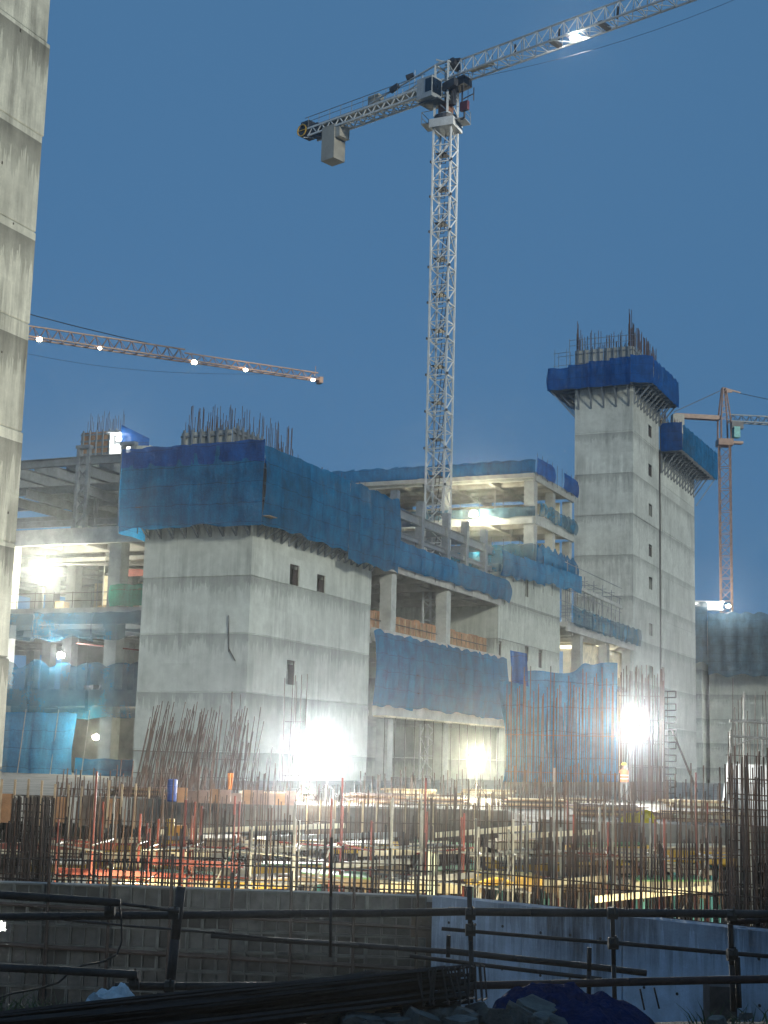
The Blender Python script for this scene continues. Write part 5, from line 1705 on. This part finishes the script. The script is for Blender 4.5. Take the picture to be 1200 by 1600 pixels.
    for (z0, r1), (z1, r2) in zip(prof[:-1], prof[1:]):
        m.tube((p.x, p.y, z0 * 0.85), (p.x, p.y, z1 * 0.85), r1 * 0.6, 14, r2 * 0.6)
    tag(m.build('barrel', plain('blue_drum', (0.02, 0.07, 0.32), 0.4)), 'blue plastic barrel on the deck left of the pinkish shutters', 'barrel')
    t = MB().grid(lambda u, v: pt(356 + 9 * u - 3 * u * (1 - v), 1234 - 26 * v, 58 + 0.08 * math.sin(u * 12)), 8, 8)
    tag(t.build('cloth', plain('orange_cloth', (0.6, 0.2, 0.03), 0.8), smooth=True), 'orange cloth hanging on the low bars left of the brightest floodlight', 'cloth')
plain_pink = plain('pink_plywood', (0.24, 0.15, 0.12), 0.7, var=0.3)
deck_things()

# ------------------------------------------------------------------ workers
def worker(p, yaw, label, vest, helmet, arm=0.0):
    t = thing('person', label, 'person', p, on_site=False)
    t.rotation_euler = (0, 0, yaw)
    js = [((0, 0, 0.95), 0.15), ((0, 0.01, 1.15), 0.14), ((0, 0.01, 1.38), 0.165), ((0, 0, 1.50), 0.06), ((0, -0.02, 1.62), 0.095), ((0, -0.02, 1.70), 0.08)]
    ed = [(0, 1), (1, 2), (2, 3), (3, 4), (4, 5)]
    def chain(start, pts):
        prev = start
        for q, r in pts:
            js.append((q, r))
            ed.append((prev, len(js) - 1))
            prev = len(js) - 1
        return prev
    for s in (-1, 1):
        chain(0, [((s * 0.10, 0, 0.88), 0.10), ((s * 0.12, -0.02, 0.50), 0.068), ((s * 0.13, 0.02, 0.10), 0.05), ((s * 0.14, -0.14, 0.035), 0.04)])
        e = chain(2, [((s * 0.19, 0.01, 1.40), 0.065), ((s * 0.25, 0.03, 1.12), 0.048), ((s * (0.22 - arm * 0.1), -0.14, 0.92 + arm), 0.035), ((s * (0.21 - arm * 0.1), -0.18, 0.85 + arm), 0.032)])
        hx, hy, hzz = js[e][0]
        for k in range(4):
            chain(e, [((hx + (k - 1.5) * 0.018, hy - 0.03, hzz - 0.06), 0.009), ((hx + (k - 1.5) * 0.018, hy - 0.015, hzz - 0.10 + 0.008 * abs(k - 1)), 0.008)])
        chain(e, [((hx - s * 0.04, hy - 0.03, hzz - 0.03), 0.010), ((hx - s * 0.045, hy - 0.045, hzz - 0.06), 0.008)])
    js.append(((0, -0.125, 1.61), 0.014)); ed.append((4, len(js) - 1))
    me = bpy.data.meshes.new('body')
    me.from_pydata([j[0] for j in js], ed, [])
    o = bpy.data.objects.new('body', me)
    COL.objects.link(o)
    o.parent = t
    m, nt_, b, out = nodes('worker_clothes')
    tc = N(nt_, 'ShaderNodeTexCoord')
    sx = N(nt_, 'ShaderNodeSeparateXYZ'); nt_.links.new(tc.outputs['Object'], sx.inputs[0])
    cr = N(nt_, 'ShaderNodeValToRGB')
    cr.color_ramp.interpolation = 'CONSTANT'
    cr.color_ramp.elements[0].color = (0.03, 0.03, 0.03, 1)
    cr.color_ramp.elements[1].position = 0.05; cr.color_ramp.elements[1].color = (0.12, 0.12, 0.12, 1)
    for ps, cl in ((0.54, (0.16, 0.17, 0.19, 1)), (0.825, (0.22, 0.11, 0.07, 1))):
        e = cr.color_ramp.elements.new(ps); e.color = cl
    nt_.links.new(math_n(nt_, 'DIVIDE', sx.outputs[2], 1.8), cr.inputs[0])
    nt_.links.new(cr.outputs[0], b.inputs['Base Color'])
    b.inputs['Roughness'].default_value = 0.85
    me.materials.append(m)
    sk = o.modifiers.new('skin', 'SKIN')
    for i, (q, r) in enumerate(js):
        me.skin_vertices[0].data[i].radius = (r, r * (0.75 if i in (1, 2) else 1.0))
    me.skin_vertices[0].data[0].use_root = True
    ss = o.modifiers.new('smooth', 'SUBSURF'); ss.levels = 1; ss.render_levels = 2
    v = MB()
    prof = [(0.93, 0.205, 0.15), (1.1, 0.20, 0.15), (1.3, 0.225, 0.165), (1.42, 0.215, 0.15), (1.49, 0.12, 0.10)]
    v.grid(lambda u, w: (lambda k, f: ((prof[k][1] * (1 - f) + prof[k + 1][1] * f) * math.cos(2 * math.pi * u), 0.01 + (prof[k][2] * (1 - f) + prof[k + 1][2] * f) * math.sin(2 * math.pi * u), prof[k][0] * (1 - f) + prof[k + 1][0] * f))(min(3, int(w * 4)), w * 4 - min(3, int(w * 4))), 18, 12)
    v.build('vest', vest, t, smooth=True, off=V((0, 0, 0)))
    s = MB()
    for z in (1.05, 1.2):
        s.grid(lambda u, w: (0.216 * math.cos(2 * math.pi * u), 0.01 + 0.163 * math.sin(2 * math.pi * u), z + 0.045 * w), 18, 1)
    s.build('reflective_band', WHITE, t, off=V((0, 0, 0)))
    h = MB()
    h.grid(lambda u, w: (0.125 * math.cos(2 * math.pi * u) * math.cos(w * math.pi / 2), -0.02 + 0.145 * math.sin(2 * math.pi * u) * math.cos(w * math.pi / 2), 1.685 + 0.125 * math.sin(w * math.pi / 2)), 18, 8)
    h.grid(lambda u, w: ((0.125 + 0.035 * w) * math.cos(2 * math.pi * u), -0.02 + (0.145 + 0.045 * w) * math.sin(2 * math.pi * u), 1.685 - 0.005 * w), 18, 1)
    h.build('helmet', helmet, t, smooth=True, off=V((0, 0, 0)))
    return t
VEST = plain('orange_vest', (0.75, 0.16, 0.05), 0.7)
HELY = plain('yellow_helmet', (0.80, 0.50, 0.03), 0.35)
HELW = plain('white_helmet', (0.8, 0.8, 0.78), 0.35)
worker((pt(975, 1240, 68).x, 68, 0.0), math.radians(170), 'worker in orange vest and yellow helmet standing left of the tall bar cage', VEST, HELY)
# ------------------------------------------------------------------ floodlights
def floodlights():
    warm = (1.0, 0.90, 0.62)
    white = (1.0, 0.985, 0.93)
    lamp(pt(476, 1182, 55), 1800, 'brightest twin floodlight in front of the large core, left head', white, 0.36, soft=0.4, beam=8500)
    lamp(pt(512, 1178, 56), 1800, 'brightest twin floodlight in front of the large core, right head', white, 0.36, soft=0.4, beam=8500)
    lamp(pt(745, 1187, 68), 2500, 'warm floodlight low on the deck between core and blue sheet', warm, 0.34, soft=0.4, beam=10000)
    lamp(pt(985, 1135, 65), 3000, 'floodlight on a tall stand above the worker in orange', white, 0.36, soft=0.4, beam=12500)
    lamp(pt(72, 893, 111.5), 2200, 'glaring floodlight on the third floor at far left', (1.0, 0.95, 0.74), 0.5, 'hang', soft=0.4, beam=24000)
    lamp(pt(95, 1024, 110), 1800, 'small floodlight on the second floor at far left', white, 0.30, 'hang', soft=0.3, beam=2500)
    lamp(pt(150, 1152, 110), 1400, 'small floodlight behind the lowest blue net at left', warm, 0.28, 'hang', soft=0.3, beam=1800)
    lamp(pt(740, 803, 172), 3200, 'bright floodlight on the middle floor right of the crane mast', warm, 0.55, 'hang', soft=0.5, beam=8000)
    lamp(pt(742, 860, 173), 2600, 'smaller floodlight on the lower floor right of the crane mast', warm, 0.36, 'hang', soft=0.4, beam=4000)
    lamp(pt(1138, 947, 245), 3000, 'tiny lamp at the foot of the distant orange crane', white, 0.4, 'hang', soft=0.3)
    lamp(pt(186, 686, 132.8), 700, 'lamp inside the white hut on the roof steel', white, 0.3, 'hang', soft=0.2)
    lamp(pt(133, 1253, 76), 1500, 'square work lamp under the lowest blue net at left', white, 0.42, 'hang', soft=0.2)
    lamp(pt(476, 1237, 49.2), 120, 'left one of two tiny lamps on the dark deck edge', warm, 0.07, 'hang', soft=0.1)
    lamp(pt(486, 1237, 49.2), 120, 'right one of two tiny lamps on the dark deck edge', warm, 0.07, 'hang', soft=0.1)
    lamp(pt(-1, 1448, 27), 150, 'small lamp on the shutter wall at the very left edge', white, 0.10, 'hang', soft=0.1)
    lamp(pt(900, 1030, 186), 6000, 'lamp lighting the cream wall under the low floor at right', warm, 0.3, 'hang', soft=0.3)
floodlights()

def pit_fill_lamp(px, Y, z, power, label):  # unseen lamps added behind the wall to brighten the pit
    q = pt(px, 1400, Y)
    t = thing('fill_lamp', label, 'fill lamp', (q.x, q.y, z - 0.3), group='unseen fill lights in the pit', on_site=False)
    b = MB().box(q.x - 0.16, q.x + 0.16, q.y - 0.1, q.y, z - 0.12, z + 0.12).build('housing', BLACK, t)
    MB().box(q.x - 0.14, q.x + 0.14, q.y + 0.003, q.y + 0.02, z - 0.1, z + 0.1).build('lens', LENSW, b)
    MB().tube((q.x, q.y - 0.05, -5), (q.x, q.y - 0.05, z - 0.12), 0.02, 6).build('pole', RUSTD, t)
    ld = bpy.data.lights.new('lamp_light', 'SPOT')
    ld.energy = power
    ld.color = (1.0, 0.86, 0.50)
    ld.spot_size = math.radians(150)
    ld.spot_blend = 0.5
    ld.shadow_soft_size = 0.15
    lo = bpy.data.objects.new('lamp_light', ld)
    COL.objects.link(lo)
    lo.parent = t
    lo.location = (0, 0.1, 0.3)
    lo.rotation_euler = V((0, 1, 0.05)).to_track_quat('-Z', 'Y').to_euler()
for k, (px, Y, pw, lb) in enumerate(((190, 33.6, 550, 'unseen fill lamp lighting the pit left of the lamplit column shutter'), (420, 33.4, 450, 'unseen fill lamp lighting the pit left of the middle'), (650, 33.2, 400, 'unseen fill lamp lighting the pit beside the two pale pipes'),
                                     (880, 32.0, 500, 'unseen fill lamp lighting the pit below the yellow sheet'), (1080, 31.0, 450, 'unseen fill lamp lighting the pit beside the right column cage'))):
    pit_fill_lamp(px, Y, -1.75, pw, lb)

# ------------------------------------------------------------------ foreground: pipe fence, rebar, rubble
COUP = plain('coupler_steel', (0.07, 0.065, 0.06), 0.5, 0.5)
def fence():
    t = thing('pipe_fence', 'dark scaffold pipe fence across the foreground', 'fence', (0, 10.9, -0.25), on_site=False)
    def pipe(x0, y0, x1, y1, r, Y0=10.9, Y1=None, name='rail', m=DARKP):
        a, b = pt(x0, y0, Y0), pt(x1, y1, Y1 or Y0)
        n = max(2, int((b - a).length / 0.5))
        pts = [a.lerp(b, i / n) + V((0, 0, 0.006 * noise.noise(V((a.x + i, y0, 0))))) for i in range(n + 1)]
        return MB().path(pts, r * 0.82, 10).build(name, m, t, smooth=True)
    REDP = plain('rusted_pipe', (0.055, 0.03, 0.026), 0.7, 0.1, var=0.5, scale=5, bmp=0.4)
    pipe(-30, 1433, 720, 1425, 0.034)
    pipe(700, 1424, 1230, 1429, 0.036, 10.95, 10.7)
    pipe(1140, 1441, 1230, 1436, 0.024, 10.8, m=REDP)
    pipe(-30, 1396, 188, 1411, 0.034, 10.6)
    pipe(-30, 1510, 215, 1523, 0.034, 10.6)
    pipe(180, 1541, 740, 1541, 0.034, 10.8)
    pipe(740, 1540, 1230, 1529, 0.034, 10.8, 10.6, m=REDP)
    pipe(190, 1412, 280, 1424, 0.014, 10.7)
    pipe(690, 1451, 960, 1474, 0.017, 11.0)
    pipe(955, 1473, 1230, 1497, 0.019, 11.0, 10.8)
    pipe(100, 1437, 560, 1478, 0.013, 12.4, 13)
    pipe(330, 1462, 720, 1488, 0.028, 13.2)
    pipe(700, 1486, 1010, 1520, 0.034, 13.2)
    pipe(640, 1494, 940, 1530, 0.022, 12.8)
    for (x0, y0, x1, y1, r) in ((283, 1386, 265, 1548, 0.042), (518, 1308, 516, 1495, 0.014), (733, 1385, 738, 1556, 0.022), (957, 1425, 961, 1590, 0.020), (1141, 1434, 1146, 1580, 0.024),
                                (921, 1480, 920, 1556, 0.020), (1152, 1495, 1155, 1575, 0.024), (701, 1462, 700, 1495, 0.02), (1000, 1545, 1007, 1578, 0.008), (1022, 1543, 1030, 1576, 0.008)):
        pipe(x0, y0, x1, y1, r, 10.84, name='post')
    for (x, y) in ((172, 1422), (272, 1427), (265, 1541), (210, 1525), (735, 1428), (957, 1427), (1142, 1430), (735, 1453), (958, 1474), (1144, 1492), (210, 1538)):
        q = pt(x, y, 10.75)
        m = MB().tube(q + V((-0.035, 0, 0)), q + V((0.035, 0, 0)), 0.043, 10).tube(q + V((0, 0, -0.035)), q + V((0, 0, 0.035)), 0.036, 10)
        m.tube(q + V((0.01, -0.05, 0.0)), q + V((0.01, -0.05, 0.06)), 0.008, 6)
        m.build('coupler', COUP, t)
    # hose hanging on the fence
    pts = [pt(x, y, 10.7) for x, y in ((186, 1412), (190, 1440), (191, 1470), (182, 1492), (160, 1503), (130, 1508), (108, 1520), (92, 1535), (60, 1545), (20, 1552), (-10, 1562))]
    o = MB().path(pts, 0.008, 6).build('hose', BLACK, None)
    tag(o, 'thin dark hose looping down from the pipe fence at left', 'hose')
fence()

def rebar_pile():
    t = thing('rebar_bundle', 'dark bundle of long reinforcing bars lying across the foreground', 'rebar', (-1.2, 8.5, -0.2), on_site=False)
    L0, L1 = pt(-60, 1600, 7.6), pt(742, 1506, 9.3)
    R1 = pt(752, 1572, 9.2)
    for k in range(46):
        f = k / 45
        row = R.random()
        a = pt(-90 + 60 * R.random(), 1592 + 60 * row, 7.4 + 0.5 * R.random())
        b = pt(740 - 160 * R.random() ** 2, 1506 + 56 * row + 6 * R.random(), 9.2 + 0.35 * R.random())
        n = 6
        sag = R.uniform(-0.03, 0.02)
        pts = [a.lerp(b, i / n) + V((0, 0, sag * math.sin(math.pi * i / n))) for i in range(n + 1)]
        MB().path(pts, R.choice((0.008, 0.010, 0.013)), 5).build('bar', RUSTD, t)
    for k in range(13):
        x = 650 + 8.5 * k + R.uniform(-3, 3)
        yt = 1518 - (x - 650) * 0.11
        a, b = pt(x, yt, 9.1), pt(x + R.uniform(-6, 14), 1566 + R.uniform(-8, 10), 9.0)
        c, d = pt(x + 6, yt + 2, 9.45), pt(x + 10, 1560, 9.4)
        MB().path([a, b, d, c, a], 0.006, 5).build('stirrup', RUSTD, t)
    m = MB()
    for k in range(3):
        m.bar(pt(60 + 240 * k, 1640 - 20 * k, 8.2 + 0.3 * k), pt(150 + 240 * k, 1610 - 18 * k, 8.8 + 0.3 * k), 0.10, 0.10)
    m.build('bearer', TIMB, t)
rebar_pile()

def rubble():
    st = []
    for s in range(4):
        m = MB()
        def f(u, v, s=s):
            a, b = 2 * math.pi * u, math.pi * (v - 0.5)
            q = V((math.cos(a) * math.cos(b), math.sin(a) * math.cos(b), math.sin(b)))
            k = 1 + 0.45 * noise.noise(q * 1.3 + V((s * 5, 0, 0)))
            w = V([max(-0.62, min(0.62, c)) for c in q * k])
            return (w.x, w.y * 0.8, w.z * 0.6)
        m.grid(f, 10, 7)
        st.append(m.mesh('rubble_stone', plain('rubble_grey%d' % s, (0.11, 0.11, 0.10), 0.9, var=0.5, scale=6, bmp=0.8)))
    spots = [(505, 1598, .14), (540, 1590, .10), (560, 1602, .17), (600, 1596, .12), (640, 1588, .10), (660, 1600, .16), (690, 1590, .13), (705, 1578, .10), (730, 1592, .14), (745, 1580, .09), (765, 1590, .12),
             (790, 1598, .16), (815, 1588, .13), (840, 1583, .16), (850, 1598, .12), (620, 1604, .12), (675, 1580, .08), (720, 1604, .13), (580, 1608, .1), (870, 1604, .1), (1120, 1596, .07), (1165, 1588, .05), (90, 1586, .05), (125, 1592, .06)]
    for i, (px, py, r) in enumerate(spots):
        q = pt(px, py, 9.25 - (py - 1580) * 0.02)
        o = bpy.data.objects.new('rubble_stone', st[i % 4])
        COL.objects.link(o)
        o.location = q
        o.rotation_euler = (R.uniform(-.4, .4), R.uniform(-.4, .4), R.uniform(0, 6))
        o.scale = (r * 1.1, r * 1.1, r)
        tag(o, 'grey lump of broken concrete lying on the dark foreground ground', 'rubble', 'broken concrete in the foreground')
    crumple('tarpaulin', TARPB, pt(885, 1605, 9.4), 0.52, 0.5, 0.26, 2.0, 'dark blue tarpaulin heaped on the ground behind the rubble', 'tarpaulin', 40, 24)
    crumple('plastic_bag', BAGW, pt(176, 1566, 10.2), 0.16, 0.14, 0.12, 6.0, 'crumpled white plastic bag under the left end of the pipe fence', 'bag', 40, 26)
    m = MB()
    for k in range(900):
        if R.random() < 0.6:
            p = pt(R.uniform(-20, 190), R.uniform(1560, 1612), R.uniform(9.4, 10.6))
        else:
            p = pt(R.uniform(1080, 1215), R.uniform(1555, 1612), R.uniform(9.6, 10.9))
        p.z = -0.24
        h = R.uniform(0.05, 0.26)
        a = R.uniform(0, 6.28)
        w = V((math.cos(a), math.sin(a), 0)) * 0.007
        l = V((R.uniform(-.6, .6), R.uniform(-.6, .6), 1)) * h
        n0 = len(m.v)
        m.v += [p - w, p + w, p + l * 0.6 + w * 0.7, p + l * 0.6 - w * 0.7, p + l + V((l.x * 0.5, l.y * 0.5, -0.01))]
        m.f += [(n0, n0 + 1, n0 + 2, n0 + 3), (n0 + 3, n0 + 2, n0 + 4)]
    tag(m.build('weeds', plain('weed_green', (0.06, 0.10, 0.04), 0.8)), 'sparse weeds along the edge of the bank', 'weeds', kind='stuff')
rubble()

# ------------------------------------------------------------------ dusty evening air
def haze():
    m = bpy.data.materials.new('dusty_air')
    m.use_nodes = True
    t = m.node_tree
    t.nodes.clear()
    o = t.nodes.new('ShaderNodeOutputMaterial')
    v = t.nodes.new('ShaderNodeVolumePrincipled')
    v.inputs['Color'].default_value = (0.85, 0.93, 1.0, 1)
    v.inputs['Density'].default_value = 0.0004
    v.inputs['Anisotropy'].default_value = 0.93
    t.links.new(v.outputs[0], o.inputs['Volume'])
    b = MB().box(-220, 260, -30, 330, -6.5, 85)
    tag(b.build('haze', m), 'pale dusty evening air over the building site', 'haze', kind='stuff')
HAZE = True
if HAZE:
    haze()
